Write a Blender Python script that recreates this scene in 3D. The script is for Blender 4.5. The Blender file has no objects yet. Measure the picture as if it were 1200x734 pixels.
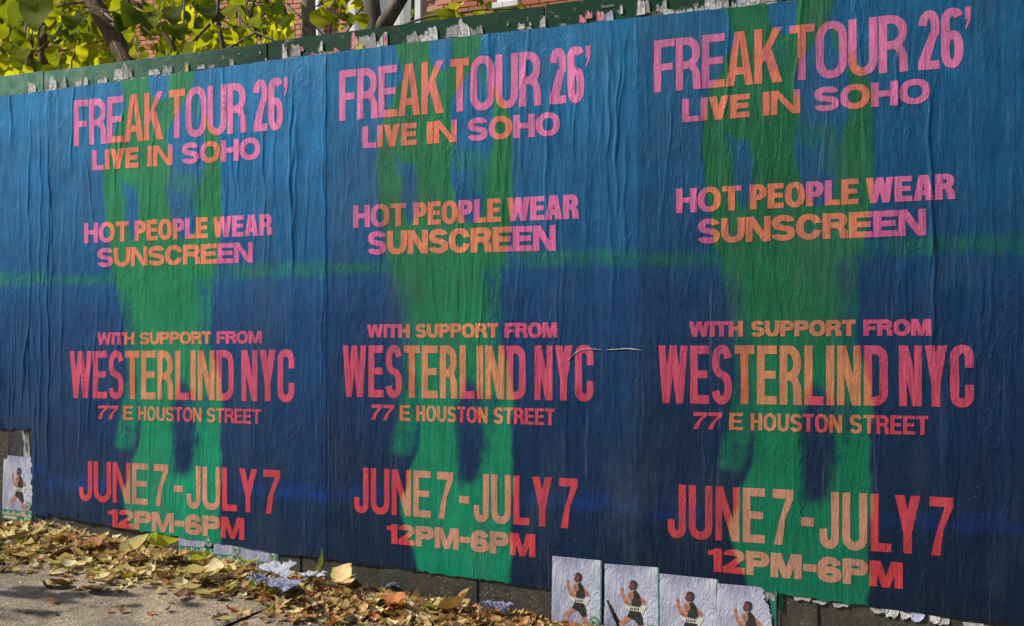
import bpy, bmesh, math, random
import numpy as np
from mathutils import Vector, Matrix, noise
from mathutils.geometry import delaunay_2d_cdt

R = math.radians
S = bpy.context.scene
C = S.collection

# ------------------------------------------------------------ camera
FPX, D, H, KG = 1170.0, 3.49, 1.04, 0.063      # focal length in px of a 1200 px wide frame, distance to the fence, eye height, street slope
YAW = math.atan(3000 / FPX)
AX = (-math.cos(YAW), math.sin(YAW)); RT = (math.sin(YAW), math.cos(YAW))
cam = bpy.data.cameras.new('camera'); cam.sensor_width = 36; cam.lens = FPX / 1200 * 36
cam.shift_y = 33 / 1200; cam.clip_end = 500; cam.clip_start = .05
co = bpy.data.objects.new('camera', cam); C.objects.link(co)
co.location = (0, -D, H); co.rotation_euler = (R(90), 0, math.atan2(-AX[0], AX[1]))
S.camera = co
# ------------------------------------------------------------ world, sun, exposure
SUN_AZ, SUN_EL = 24, 42                           # the sun stands to the left, SUN_AZ degrees in front of the fence plane
sd = Vector((-math.cos(R(SUN_AZ)) * math.cos(R(SUN_EL)), -math.sin(R(SUN_AZ)) * math.cos(R(SUN_EL)), math.sin(R(SUN_EL))))
w = bpy.data.worlds.new('World'); S.world = w; w.use_nodes = True
nt = w.node_tree; bg = nt.nodes['Background']; bg.inputs[1].default_value = .09
sky = nt.nodes.new('ShaderNodeTexSky'); sky.sky_type = 'NISHITA'; sky.sun_disc = False
sky.sun_elevation = R(SUN_EL); sky.sun_rotation = math.atan2(sd.x, sd.y)
nt.links.new(sky.outputs[0], bg.inputs[0])
sl = bpy.data.lights.new('sun', 'SUN'); sl.energy = 4.2; sl.angle = R(.5); sl.color = (1, .93, .82)
so = bpy.data.objects.new('sun', sl); C.objects.link(so); so.rotation_euler = sd.to_track_quat('Z', 'Y').to_euler()
S.view_settings.view_transform = 'Standard'; S.view_settings.look = 'None'
S.view_settings.exposure = .45; S.view_settings.gamma = 1
S.cycles.max_bounces = 6

# ------------------------------------------------------------ helpers
def ray(x, y, d=0.0):
    q = (x - 600) / FPX; dx = AX[0] + q * RT[0]; dy = AX[1] + q * RT[1]; t = (D + d) / dy
    return t * dx, H + (400 - y) / FPX * t, t
def W(x, y):                                      # pixel of the photograph -> (X, Z) on the fence plane
    a = ray(x, y); return a[0], a[1]
def gz(X): return H - .873 - KG * (X + 3.83)       # height of the sloping pavement
def G(x, y):
    q = (x - 600) / FPX; dx = AX[0] + q * RT[0]; dy = AX[1] + q * RT[1]
    t = (-.873 - KG * 3.83) / (-(y - 400) / FPX + KG * dx)
    return t * dx, -D + t * dy
def lin(c):
    return tuple(((v / 255) / 12.92 if v <= 10 else (((v / 255) + .055) / 1.055) ** 2.4) for v in c)
def tag(o, label=None, cat=None, group=None, kind=None):
    for k, v in (('label', label), ('category', cat), ('group', group), ('kind', kind)):
        if v: o[k] = v
    return o
def empty(name, loc=(0, 0, 0), rot=(0, 0, 0)):
    o = bpy.data.objects.new(name, None); C.objects.link(o); o.location = loc; o.rotation_euler = rot; o.empty_display_size = .05
    return o
def mesh_from(name, verts, faces, mat, smooth=False):
    m = bpy.data.meshes.new(name); m.from_pydata([tuple(v) for v in verts], [], [tuple(f) for f in faces])
    if mat: m.materials.append(mat)
    if smooth: m.polygons.foreach_set('use_smooth', [True] * len(m.polygons))
    m.update(); return m
def obj(name, m, parent=None, loc=None, rot=None, scale=None):
    o = bpy.data.objects.new(name, m); C.objects.link(o)
    if parent: o.parent = parent
    if loc is not None: o.location = loc
    if rot is not None: o.rotation_euler = rot
    if scale is not None: o.scale = scale
    return o
def bm_obj(name, bm, mat, parent=None, smooth=False):
    m = bpy.data.meshes.new(name); bm.to_mesh(m); bm.free(); m.materials.append(mat)
    if smooth: m.polygons.foreach_set('use_smooth', [True] * len(m.polygons))
    return obj(name, m, parent)
def box(bm, x0, x1, y0, y1, z0, z1, bev=0, shear=0.0):
    vs = [bm.verts.new((x, y, z - shear * (x - x0))) for x in (x0, x1) for y in (y0, y1) for z in (z0, z1)]
    fs = [(0, 1, 3, 2), (4, 6, 7, 5), (0, 4, 5, 1), (2, 3, 7, 6), (0, 2, 6, 4), (1, 5, 7, 3)]
    ff = [bm.faces.new([vs[i] for i in f]) for f in fs]
    if bev:
        bmesh.ops.bevel(bm, geom=list({e for f in ff for e in f.edges}), offset=bev, segments=1, affect='EDGES')
    return ff
def tube(bm, pts, rad, n=8, wob=0.0, seed=0):     # tapered bent tube through pts
    rings = []; rnd = random.Random(seed); pts = [Vector(p) for p in pts]
    for i, p in enumerate(pts):
        d = (pts[min(i + 1, len(pts) - 1)] - pts[max(i - 1, 0)]).normalized()
        a = d.cross(Vector((.3, 1, .1))).normalized(); b = d.cross(a)
        r = rad[i] if isinstance(rad, (list, tuple)) else rad
        rings.append([bm.verts.new(p + (a * math.cos(2 * math.pi * k / n) + b * math.sin(2 * math.pi * k / n)) * r * (1 + wob * (rnd.random() - .5))) for k in range(n)])
    for i in range(len(rings) - 1):
        for k in range(n):
            bm.faces.new((rings[i][k], rings[i][(k + 1) % n], rings[i + 1][(k + 1) % n], rings[i + 1][k]))
    bm.faces.new(rings[0][::-1]); bm.faces.new(rings[-1])

# ------------------------------------------------------------ materials
class M:
    def __init__(s, name, col=(.5, .5, .5), rough=.6, spec=.4):
        s.m = bpy.data.materials.new(name); s.m.use_nodes = True; s.t = s.m.node_tree; s.b = s.t.nodes['Principled BSDF']
        s.b.inputs['Base Color'].default_value = (*col, 1); s.b.inputs['Roughness'].default_value = rough
        s.b.inputs['Specular IOR Level'].default_value = spec
        s.tc = s.t.nodes.new('ShaderNodeTexCoord'); s.geo = s.t.nodes.new('ShaderNodeNewGeometry')
    def n(s, t, **k):
        x = s.t.nodes.new(t)
        for a, v in k.items(): setattr(x, a, v)
        return x
    def l(s, a, b): s.t.links.new(a, b)
    def mapping(s, scale=(1, 1, 1), src=None, rot=(0, 0, 0)):
        m = s.n('ShaderNodeMapping'); m.inputs['Scale'].default_value = scale; m.inputs['Rotation'].default_value = rot
        s.l(src or s.tc.outputs['Object'], m.inputs[0]); return m.outputs[0]
    def noise(s, vec, scale=5, detail=4, rough=.55, dist=0):
        x = s.n('ShaderNodeTexNoise'); s.l(vec, x.inputs['Vector'])
        for k, v in (('Scale', scale), ('Detail', detail), ('Roughness', rough), ('Distortion', dist)): x.inputs[k].default_value = v
        return x.outputs[0]
    def vor(s, vec, scale=5, feature='F1', out=0):
        x = s.n('ShaderNodeTexVoronoi', feature=feature); s.l(vec, x.inputs['Vector']); x.inputs['Scale'].default_value = scale
        return x.outputs[out]
    def ramp(s, fac, stops):
        x = s.n('ShaderNodeValToRGB'); s.l(fac, x.inputs[0]); e = x.color_ramp.elements
        while len(e) < len(stops): e.new(.5)
        for i, (p, c) in enumerate(stops):
            e[i].position = p; e[i].color = (*c, 1) if hasattr(c, '__len__') else (c, c, c, 1)
        return x.outputs[0]
    def mix(s, fac, a, b, mode='MIX'):
        x = s.n('ShaderNodeMix', data_type='RGBA', blend_type=mode)
        for i, v in ((0, fac), (6, a), (7, b)):
            if hasattr(v, 'is_linked') or hasattr(v, 'links'): s.l(v, x.inputs[i])
            elif i == 0: x.inputs[0].default_value = v
            else: x.inputs[i].default_value = (*v, 1)
        return x.outputs[2]
    def math(s, op, a, b=0.0):
        x = s.n('ShaderNodeMath', operation=op)
        for i, v in ((0, a), (1, b)):
            if hasattr(v, 'links'): s.l(v, x.inputs[i])
            else: x.inputs[i].default_value = v
        return x.outputs[0]
    def col(s, c): s.l(c, s.b.inputs['Base Color'])
    def bump(s, h, strength=.3, dist=.01):
        x = s.n('ShaderNodeBump'); x.inputs['Strength'].default_value = strength; x.inputs['Distance'].default_value = dist
        prev = s.b.inputs['Normal'].links[0].from_socket if s.b.inputs['Normal'].links else None
        s.l(h, x.inputs['Height'])
        if prev: s.l(prev, x.inputs['Normal'])
        s.l(x.outputs[0], s.b.inputs['Normal'])

def mat_ink(name, wear=.5):
    m = M(name, rough=.55, spec=.22)
    at = m.n('ShaderNodeAttribute', attribute_name='ink')
    v = m.tc.outputs['Object']
    # fine fibre and glue cockle relief, stretched down the sheet, plus worm-like micro wrinkles
    f1 = m.noise(m.mapping((60, 60, 14)), 1, 5, .6, 1.2)
    f2 = m.noise(m.mapping((120, 120, 60)), 1, 3, .6, 2.5)
    f3 = m.noise(m.mapping((22, 22, 3)), 1, 3, .5, .8)
    area = m.ramp(m.noise(v, 2.6, 3, .5), [(.38, .12), (.62, 1)])          # some areas lie smooth, others cockled
    wm = m.n('ShaderNodeTexNoise'); m.l(m.mapping((24, 24, 15)), wm.inputs['Vector']); wm.inputs['Scale'].default_value = 1; wm.inputs['Detail'].default_value = 1; wm.inputs['Distortion'].default_value = 3.5
    worm = m.ramp(m.math('ABSOLUTE', m.math('SUBTRACT', m.math('FRACT', m.math('MULTIPLY', wm.outputs[0], 5.0)), .5)), [(.0, 0), (.14, .7), (.5, 1)])
    big = m.ramp(m.math('ABSOLUTE', m.math('SUBTRACT', m.noise(m.mapping((13, 13, 3.2)), 1, 3, .5, 1.5), .5)), [(0, 1), (.05, .25), (.2, 0)])
    m.bump(f3, .5, .010); m.bump(m.math('MULTIPLY', f1, area), .5, .004); m.bump(worm, .32, .0016); m.bump(m.math('MULTIPLY', big, area), .4, .0035); m.bump(f2, .35, .002)
    mott = m.noise(v, 6, 6, .65); fine = m.noise(v, 190, 2, .5)
    c = m.mix(m.ramp(mott, [(.3, 0), (.7, 1)]), at.outputs['Color'], m.mix(1, at.outputs['Color'], (.62, .62, .66), 'MULTIPLY'))
    c = m.mix(m.ramp(fine, [(.3, 0), (.75, .45)]), c, m.mix(1, c, (1.5, 1.5, 1.5), 'MULTIPLY'))
    st = m.noise(m.mapping((70, 70, 2.2)), 1, 5, .65)     # pale vertical rub marks along creases
    c = m.mix(m.math('MULTIPLY', m.ramp(st, [(.60, 0), (.78, 1)]), .13 * wear * 2), c, (.42, .50, .58))
    sp = m.vor(v, 75); sn = m.noise(v, 2.3, 2)              # small chips and glue spots
    chip = m.math('MULTIPLY', m.ramp(sp, [(.055, 1), (.085, 0)]), m.ramp(sn, [(.52, 0), (.6, 1)]))
    c = m.mix(m.math('MULTIPLY', chip, .5), c, (.55, .55, .55))
    gr = m.noise(v, 420, 2, .6)                     # coarse halftone-like grain of the print
    c = m.mix(m.ramp(gr, [(.35, .28), (.5, 0)]), c, m.mix(1, c, (.45, .45, .5), 'MULTIPLY'))
    c = m.mix(m.ramp(gr, [(.52, 0), (.68, .35)]), c, m.mix(1, c, (1.9, 1.9, 1.8), 'MULTIPLY'))
    gm = m.ramp(m.noise(m.mapping((3, 3, 1.1)), 1, 6, .7, .5), [(.52, 0), (.72, 1)])      # paste film and street grime
    c = m.mix(m.math('MULTIPLY', gm, .35), c, (.06, .085, .10))
    m.col(c); rr = m.ramp(m.noise(v, 4, 4), [(.35, .44), (.65, .72)]); m.l(rr, m.b.inputs['Roughness'])
    return m.m

def mat_green():
    m = M('green_fence_paint', rough=.6, spec=.12)
    v = m.tc.outputs['Object']
    sep = m.n('ShaderNodeSeparateXYZ'); m.l(v, sep.inputs[0])
    c = m.ramp(m.noise(v, 4, 5), [(.3, (.005, .030, .017)), (.6, (.009, .052, .030)), (.8, (.02, .085, .05))])
    fx = m.ramp(m.math('MULTIPLY', m.math('ADD', sep.outputs[0], 4.2), .5), [(.25, 1), (.85, 0)])   # paint bleached at the left end
    c = m.mix(m.math('MULTIPLY', fx, .9), c, m.ramp(m.noise(v, 14, 6, .7), [(.35, (.04, .17, .11)), (.55, (.14, .30, .21)), (.72, (.34, .42, .35))]))
    chips = m.ramp(m.noise(m.mapping((1, 1, 1)), 55, 4, .7), [(.68, 0), (.72, 1)])
    c = m.mix(m.math('MULTIPLY', chips, .7), c, (.45, .47, .42))
    old = m.ramp(m.noise(v, 21, 6, .75, .8), [(.60, 0), (.63, 1)])
    c = m.mix(m.math('MULTIPLY', old, .55), c, m.ramp(m.noise(v, 60, 4), [(.4, (.16, .19, .15)), (.6, (.42, .42, .37))]))
    m.col(c); m.bump(old, .3, .002); m.bump(m.noise(m.mapping((12, 12, 90)), 1, 4), .25, .004); m.bump(chips, .3, .002)
    return m.m
def mat_dirtboard():
    m = M('grimy_base_board', rough=.85)
    v = m.tc.outputs['Object']
    c = m.ramp(m.noise(v, 9, 7, .7), [(.3, (.022, .02, .016)), (.55, (.06, .052, .04)), (.8, (.12, .10, .075))])
    gr = m.ramp(m.noise(v, 5, 4), [(.58, 0), (.72, 1)])
    c = m.mix(m.math('MULTIPLY', gr, .6), c, (.015, .05, .03))
    dots = m.math('MULTIPLY', m.ramp(m.vor(v, 60), [(.11, 1), (.17, 0)]), m.ramp(m.noise(v, 7, 3), [(.45, 0), (.6, 1)]))
    c = m.mix(m.math('MULTIPLY', dots, .8), c, (.42, .38, .3))
    m.col(c); m.bump(m.noise(v, 45, 6, .7), .8, .008); m.bump(dots, .4, .003)
    return m.m
def mat_pave():
    m = M('pavement', rough=.9, spec=.25)
    v = m.tc.outputs['Object']
    c = m.ramp(m.noise(v, 3.2, 7, .68), [(.3, (.18, .145, .10)), (.5, (.29, .24, .17)), (.72, (.38, .32, .23))])
    vc = m.n('ShaderNodeTexVoronoi'); m.l(v, vc.inputs['Vector']); vc.inputs['Scale'].default_value = 85
    c = m.mix(.5, c, m.mix(1, c, m.ramp(vc.outputs['Color'], [(.1, (.45, .44, .42)), (.5, (1, 1, 1)), (.9, (1.9, 1.8, 1.6))]), 'MULTIPLY'))
    gum = m.math('MULTIPLY', m.ramp(m.vor(v, 6.5), [(.10, 1), (.13, 0)]), m.ramp(m.noise(v, 1.9, 2), [(.48, 0), (.5, 1)]))
    c = m.mix(m.math('MULTIPLY', gum, .6), c, (.06, .055, .05))
    ck = m.n('ShaderNodeTexVoronoi', feature='DISTANCE_TO_EDGE'); wv = m.n('ShaderNodeVectorMath', operation='ADD')
    nz_ = m.n('ShaderNodeTexNoise'); m.l(v, nz_.inputs['Vector']); nz_.inputs['Scale'].default_value = 5; sc_ = m.n('ShaderNodeVectorMath', operation='SCALE'); m.l(nz_.outputs['Color'], sc_.inputs[0]); sc_.inputs['Scale'].default_value = .35
    m.l(v, wv.inputs[0]); m.l(sc_.outputs[0], wv.inputs[1]); m.l(wv.outputs[0], ck.inputs['Vector']); ck.inputs['Scale'].default_value = 1.1
    crk = m.math('MULTIPLY', m.ramp(ck.outputs[0], [(0, 1), (.006, 0)]), m.ramp(m.noise(v, 1.1, 2), [(.5, 0), (.55, 1)]))
    c = m.mix(m.math('MULTIPLY', crk, .7), c, (.04, .035, .03))
    shade_mottle = m.ramp(m.noise(v, 1.3, 5, .6, .6), [(.50, 0), (.62, 1)])  # darker patches painted into the paving as patchy ground shade
    c = m.mix(m.math('MULTIPLY', shade_mottle, .42), c, (.05, .048, .045))
    m.col(c)
    m.bump(m.noise(v, 26, 6, .65), .9, .012); m.bump(m.vor(v, 85), .6, .005); m.bump(m.noise(v, 240, 3), .5, .002)
    return m.m
def mat_leaf(name, stops, trans=.35, rough=.55, veins=True):
    m = M(name, rough=rough, spec=.08)
    oi = m.n('ShaderNodeObjectInfo'); at = m.n('ShaderNodeAttribute', attribute_name='tone')
    v = m.tc.outputs['Object']
    r = m.math('FRACT', m.math('ADD', oi.outputs['Random'], at.outputs['Fac']))
    c = m.ramp(r, stops)
    c = m.mix(m.ramp(m.noise(v, 45, 4, .6), [(.45, 0), (.75, .75)]), c, m.mix(1, c, (.55, .42, .32), 'MULTIPLY'))
    m.col(c); m.bump(m.noise(v, 120, 4), .5, .003)
    tr = m.n('ShaderNodeBsdfTranslucent'); m.l(m.mix(1, c, (1.25, 1.25, .8), 'MULTIPLY'), tr.inputs[0])
    mx = m.n('ShaderNodeMixShader'); mx.inputs[0].default_value = trans
    m.l(m.b.outputs[0], mx.inputs[1]); m.l(tr.outputs[0], mx.inputs[2])
    m.l(mx.outputs[0], m.t.nodes['Material Output'].inputs[0])
    return m.m
def mat_bark(name, a, b):
    m = M(name, rough=.85)
    m.col(m.ramp(m.noise(m.mapping((30, 30, 5)), 1, 6, .65), [(.3, a), (.7, b)]))
    m.bump(m.noise(m.mapping((45, 45, 7)), 1, 6, .7), .9, .012); return m.m
def mat_simple(name, col, rough=.6, var=.25, scale=20, bump=.2):
    m = M(name, rough=rough)
    n_ = m.noise(m.tc.outputs['Object'], scale, 5)
    m.col(m.ramp(n_, [(.3, tuple(c * (1 - var) for c in col)), (.7, tuple(min(1, c * (1 + var)) for c in col))]))
    if bump: m.bump(n_, bump, .005)
    return m.m
def mat_brick(name, a, b):
    m = M(name, rough=.88); v = m.tc.outputs['Object']; oi = m.n('ShaderNodeObjectInfo')
    at = m.n('ShaderNodeAttribute', attribute_name='tone')
    r = m.math('FRACT', m.math('ADD', oi.outputs['Random'], at.outputs['Fac']))
    c = m.ramp(r, [(0, a), (1, b)]); c = m.mix(m.ramp(m.noise(v, 14, 5), [(.4, 0), (.8, .3)]), c, (.30, .14, .10))
    m.col(c); m.bump(m.noise(v, 60, 5), .6, .006); return m.m

INK = mat_ink('poster_print'); LET = mat_ink('poster_lettering', .6)
GREEN = mat_green(); DIRT = mat_dirtboard(); PAVE = mat_pave()
PAPER = mat_simple('white_paper_remnant', (.52, .51, .47), .7, .5, 70, .5)
PAPER_G = mat_simple('grey_paper_remnant', (.30, .30, .28), .7, .5, 40)
PAPER_P = mat_simple('pink_paper_remnant', (.62, .22, .26), .7, .4, 60)
PAPER_Y = mat_simple('yellow_paper_remnant', (.55, .48, .10), .7, .4, 60)
PAPER_L = mat_simple('lavender_paper', (.42, .44, .62), .5, .22, 14, .5)
def mat_lav():
    m = M('flyer_paper', rough=.45, spec=.3); v = m.tc.outputs['Object']
    c = m.ramp(m.noise(m.mapping((9, 9, 5)), 1, 5, .65, .8), [(.3, (.22, .23, .34)), (.5, (.40, .41, .53)), (.7, (.60, .61, .69))])
    c = m.mix(m.math('MULTIPLY', m.ramp(m.noise(v, 24, 5, .7), [(.60, 0), (.72, 1)]), .55), c, (.14, .13, .13))
    m.col(c); m.bump(m.ramp(m.math('ABSOLUTE', m.math('SUBTRACT', m.noise(m.mapping((26, 26, 8)), 1, 3, .5, 2), .5)), [(0, 1), (.06, .3), (.3, 0)]), .4, .004); m.bump(m.noise(v, 90, 4), .3, .002)
    return m.m
PAPER_F = mat_lav(); DARKP = mat_simple('dark_torn_layers', (.035, .032, .04), .7, .5, 40, .6)
SKIN = mat_simple('print_skin', (.42, .19, .12), .5, .5, 60, 0)
SKIND = mat_simple('print_skin_shade', (.16, .05, .05), .5, .4, 60, 0)
BLACK = mat_simple('print_black', (.03, .03, .025), .5, .4, 60, 0)
BIB = mat_simple('print_bib', (.66, .62, .50), .5, .12, 60, 0)
BADGE = mat_simple('print_badge_green', (.02, .17, .12), .5, .3, 60, 0)
CREAM = mat_simple('print_cream', (.52, .48, .34), .5, .3, 80, 0)

# ------------------------------------------------------------ the street, the yard behind the fence
def ground_sheet():
    xs = [-45, -20, -10, -6, -5, -4, -3, -2, -1, 0, 1, 2, 4, 10, 25, 45]; ys = [-45, -20, -8, -4, -2, 0, 2, 6, 9, 14, 30, 60]
    vs = [(x, y, gz(x) - .012) for y in ys for x in xs]; n = len(xs)
    return vs, [(j * n + i, j * n + i + 1, (j + 1) * n + i + 1, (j + 1) * n + i) for j in range(len(ys) - 1) for i in range(n - 1)]
vs, fs = ground_sheet()
gr = obj('ground', mesh_from('ground', vs, fs, mat_simple('joint_dirt', (.05, .045, .035), .95, .4, 30)))
tag(gr, kind='structure')
pv = empty('pavement'); tag(pv, kind='structure')
JX, SW = G(305, 712)[0] + .02, 1.5
for i in range(-4, 5):
    for j in range(4):
        x0 = JX + i * SW; y1 = -.004 - j * SW
        if not (-9 < x0 < 5): continue
        bm = bmesh.new(); fine = (i in (-2, -1, 0) and j == 0)
        nx = ny = 60 if fine else 6
        g = [[None] * (nx + 1) for _ in range(ny + 1)]
        for b in range(ny + 1):
            for a in range(nx + 1):
                X = x0 + .006 + (SW - .012) * a / nx; Y = y1 - .006 - (SW - .012) * b / ny
                e = min(a, nx - a, b, ny - b)
                dz = .004 * noise.noise(Vector((X * 3, Y * 3, 0))) + (.0025 * noise.noise(Vector((X * 22, Y * 22, 3))) if fine else 0) - (.008 if e == 0 else 0)
                g[b][a] = bm.verts.new((X, Y, gz(X) + dz + .002 * ((i * 7 + j * 3) % 3)))
        for b in range(ny):
            for a in range(nx):
                bm.faces.new((g[b][a], g[b + 1][a], g[b + 1][a + 1], g[b][a + 1]))
        bm_obj('slab', bm, PAVE, pv, True)

# ------------------------------------------------------------ the fence: painted panels, grimy base boards, rail at the back
ZT = 2.282
fence = empty('plywood_fence', (0, 0, 0))
tag(fence, 'dark green plywood fence with grimy base boards and torn paper along its top', 'fence')
pj = [-7.34, -6.12, -4.9, -3.67, -2.45, -1.231, -.011, 1.21, 2.43, 3.65]
for a, b in zip(pj, pj[1:]):
    bm = bmesh.new(); box(bm, a + .0035, b - .0035, 0, .018, (.64 if a < -3.7 else .34), ZT + .004 * math.sin(a * 9), .0015)
    bm_obj('panel', bm, GREEN, fence)
bj = [-7.1, -5.86, -4.7, -3.67, -2.286, -1.500, -.256, .98, 2.2, 3.65]
for a, b in zip(bj, bj[1:]):
    bm = bmesh.new()
    zt = .636 if b < -3.66 else .336
    vsb = []
    nx = 24
    for s_ in (0, 1):
        for k in range(nx + 1):
            X = a + .006 + (b - a - .012) * k / nx
            y = .019 * s_ - (.002 * noise.noise(Vector((X * 9, 0, 5))) if s_ == 0 else 0)
            vsb.append((bm.verts.new((X, y, gz(X) - .02)), bm.verts.new((X, y, gz(X) * .5 + zt * .5)), bm.verts.new((X, y, zt))))
    for k in range(nx):
        for q in range(2):
            bm.faces.new((vsb[k][q], vsb[k + 1][q], vsb[k + 1][q + 1], vsb[k][q + 1]))
            o_ = nx + 1
            bm.faces.new((vsb[o_ + k][q], vsb[o_ + k][q + 1], vsb[o_ + k + 1][q + 1], vsb[o_ + k + 1][q]))
        bm.faces.new((vsb[k][2], vsb[k + 1][2], vsb[nx + 2 + k][2], vsb[nx + 1 + k][2]))
    for k in (0, nx):
        for q in range(2): bm.faces.new((vsb[k][q], vsb[k][q + 1], vsb[nx + 1 + k][q + 1], vsb[nx + 1 + k][q]))
    bm_obj('base_board', bm, DIRT, fence)
WOOD = mat_simple('raw_timber', (.14, .10, .065), .85, .4, 12)
for z0 in (2.10, 1.15, .48):
    bm = bmesh.new(); box(bm, -7.34, 3.65, .020, .075, z0, z0 + .09, .003); bm_obj('back_rail', bm, WOOD, fence)
for X in pj[:-1]:
    bm = bmesh.new(); box(bm, X - .03, X + .06, .077, .167, gz(X) - .05, ZT - .08, .004); bm_obj('fence_post', bm, WOOD, fence)

# ------------------------------------------------------------ paper relief: one height field for the whole pasted surface
rc = random.Random(11)
CREASE = []   # x, amp, width, z0, z1, lean, wiggle phase
def crease_px(x, y0, y1, amp, wd, lean=0.0):
    X, Z0 = W(x, y0); Z1 = W(x, y1)[1]; CREASE.append((X, amp, wd, min(Z0, Z1), max(Z0, Z1), lean, rc.random() * 9))
for x, y0, y1, a in ((35, 118, 540, .9), (48, 115, 560, 1.2), (58, 150, 560, 1.6), (75, 300, 560, .8), (95, 380, 560, .8), (112, 330, 520, .6), (249, 80, 300, .55), (235, 90, 150, .6),
                     (311, 140, 330, .9), (342, 80, 340, 1.5), (346, 120, 300, .8), (322, 100, 220, .6), (378, 60, 500, .7), (372, 330, 620, .5), (300, 300, 640, .4), (520, 40, 300, .5), (552, 60, 300, .5),
                     (590, 60, 300, .6), (612, 90, 330, .5), (640, 70, 330, .8), (652, 180, 420, .6), (660, 230, 500, .7), (663, 400, 560, .5), (712, 40, 190, 1.0), (722, 70, 260, 1.0), (735, 150, 320, .8),
                     (638, 530, 570, .6), (664, 500, 570, .6), (1090, 90, 330, 1.3), (1094, 250, 420, 1.3), (1054, 60, 130, .8), (1141, 120, 330, .4), (1160, 200, 420, .4), (1148, 300, 420, .5), (1110, 440, 680, .5)):
    crease_px(x, y0, y1, .0030 * a, .006 + .003 * rc.random(), rc.uniform(-.01, .02))
for _ in range(300):
    x = rc.uniform(-4.9, .45)
    left = x < -3.2; mid = -1.45 < x < -.86
    if not (left or mid) and rc.random() < (.8 if x > -.86 else .45): continue
    z0 = rc.uniform(.3, 2.0) if not (not left and rc.random() < .6) else rc.uniform(1.0, 2.0)
    CREASE.append((x, rc.uniform(.0006, .0022) * (1.5 if left else 1), rc.uniform(.004, .010), z0, z0 + rc.uniform(.15, .8), rc.uniform(-.05, .05), rc.random() * 9))
CR = np.array(CREASE)
def smooth_noise(X, Z, sx, sz, seed):
    r_ = np.random.RandomState(seed); g = r_.rand(64, 64)
    u = X * sx + 100.3; v = Z * sz + 50.1
    i = np.floor(u).astype(int); j = np.floor(v).astype(int); fu = u - i; fv = v - j
    fu = fu * fu * (3 - 2 * fu); fv = fv * fv * (3 - 2 * fv)
    a = g[i % 64, j % 64]; b = g[(i + 1) % 64, j % 64]; c = g[i % 64, (j + 1) % 64]; d = g[(i + 1) % 64, (j + 1) % 64]
    return (a * (1 - fu) + b * fu) * (1 - fv) + (c * (1 - fu) + d * fu) * fv
def relief(X, Z):
    X = np.asarray(X, float); Z = np.asarray(Z, float)
    h = .0040 * smooth_noise(X, Z, 6, 1.6, 1) + .0022 * smooth_noise(X, Z, 20, 5, 2) + .0009 * smooth_noise(X, Z, 45, 16, 3)
    amp = np.clip(.65 + .55 * np.clip((-3.0 - X) / .5, 0, 1) + .2 * np.clip((Z - .9) / 1.0, 0, 1), .5, 1.4)
    h = h * amp * (1 - .3 * np.clip((X + .9) * 8, 0, 1) * np.clip((.15 - X) * 6, 0, 1))
    sh = h.shape; h = np.array(h, float).ravel(); Xr, Zr = np.broadcast_to(X, sh).ravel(), np.broadcast_to(Z, sh).ravel()
    order = np.argsort(Xr); xs_ = Xr[order]
    for x0, a, wd, z0, z1, ln, ph in CR:
        ix = order[np.searchsorted(xs_, x0 - .09):np.searchsorted(xs_, x0 + .09)]
        z_ = Zr[ix]; k_ = (z_ > z0) & (z_ < z1); ix = ix[k_]
        if not len(ix): continue
        z_ = z_[k_]; zz = (z_ - z0) / (z1 - z0)
        c = x0 + ln * zz + .006 * np.sin(z_ * 9 + ph) + .003 * np.sin(z_ * 31 + ph * 2)
        env = np.clip(zz * 6, 0, 1) * np.clip((1 - zz) * 6, 0, 1); d_ = Xr[ix] - c
        h[ix] += a * (1.15 if a > .002 else .9) * env * (1 / (1 + (d_ / (wd * .8)) ** 2)) * np.clip((.09 - np.abs(Xr[ix] - x0)) / .03, 0, 1)
    h = h.reshape(sh)
    low = np.clip((Z - .20) / .12, .12, 1); return np.where(X > -1.24, h * low, h)

# ------------------------------------------------------------ the print: text quads and the green smear
LINES = [("FREAK TOUR 26'", 'F', .138, .145), ('LIVE IN SOHO', 'L', .295, .24), ('HOT PEOPLE WEAR', 'H', .27, .215), ('SUNSCREEN', 'S', .295, .235),
         ('WITH SUPPORT FROM', 'I', .31, .25), ('WESTERLIND NYC', 'W', .130, .145), ('77 E HOUSTON STREET', '7', .21, .18), ('JUNE 7 - JULY 7', 'J', .134, .15), ('12PM-6PM', 'P', .325, .27)]
# per poster and line: left x, top y, bottom y, right x, top y, bottom y  (pixels of the photograph)
Q1 = dict(F=(88.5, 119, 172, 339, 91, 152), L=(110, 177, 200.5, 306.5, 161.5, 187), H=(100.5, 262, 285.5, 320.5, 251, 276), S=(116, 291.5, 313.5, 297.5, 284, 308),
          I=(115.5, 390, 404.5, 308.5, 388, 402.5), W=(84, 411.7, 466.5, 346, 410, 471), J=(94.5, 539.5, 586, 329.5, 551, 603), P=(128, 596, 617, 287.5, 607, 632.5))
Q1['7'] = (116, 475, 491, 307, 479.5, 497)
Q2 = dict(F=(399, 83.5, 142.5, 692.5, 54, 119.5), L=(426, 149, 174.5, 657, 131.5, 159), H=(415, 241.5, 267.5, 679, 228, 256.5), S=(432, 272, 299, 652, 264, 294),
          I=(431, 380.5, 396, 654, 378, 396), W=(402.7, 405, 465, 696, 405, 470), J=(416, 547.5, 600, 677.5, 561, 620), P=(454, 613.5, 636.5, 628, 626, 653))
Q2['7'] = (435.5, 474, 492, 650.5, 479, 498.5)
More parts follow.
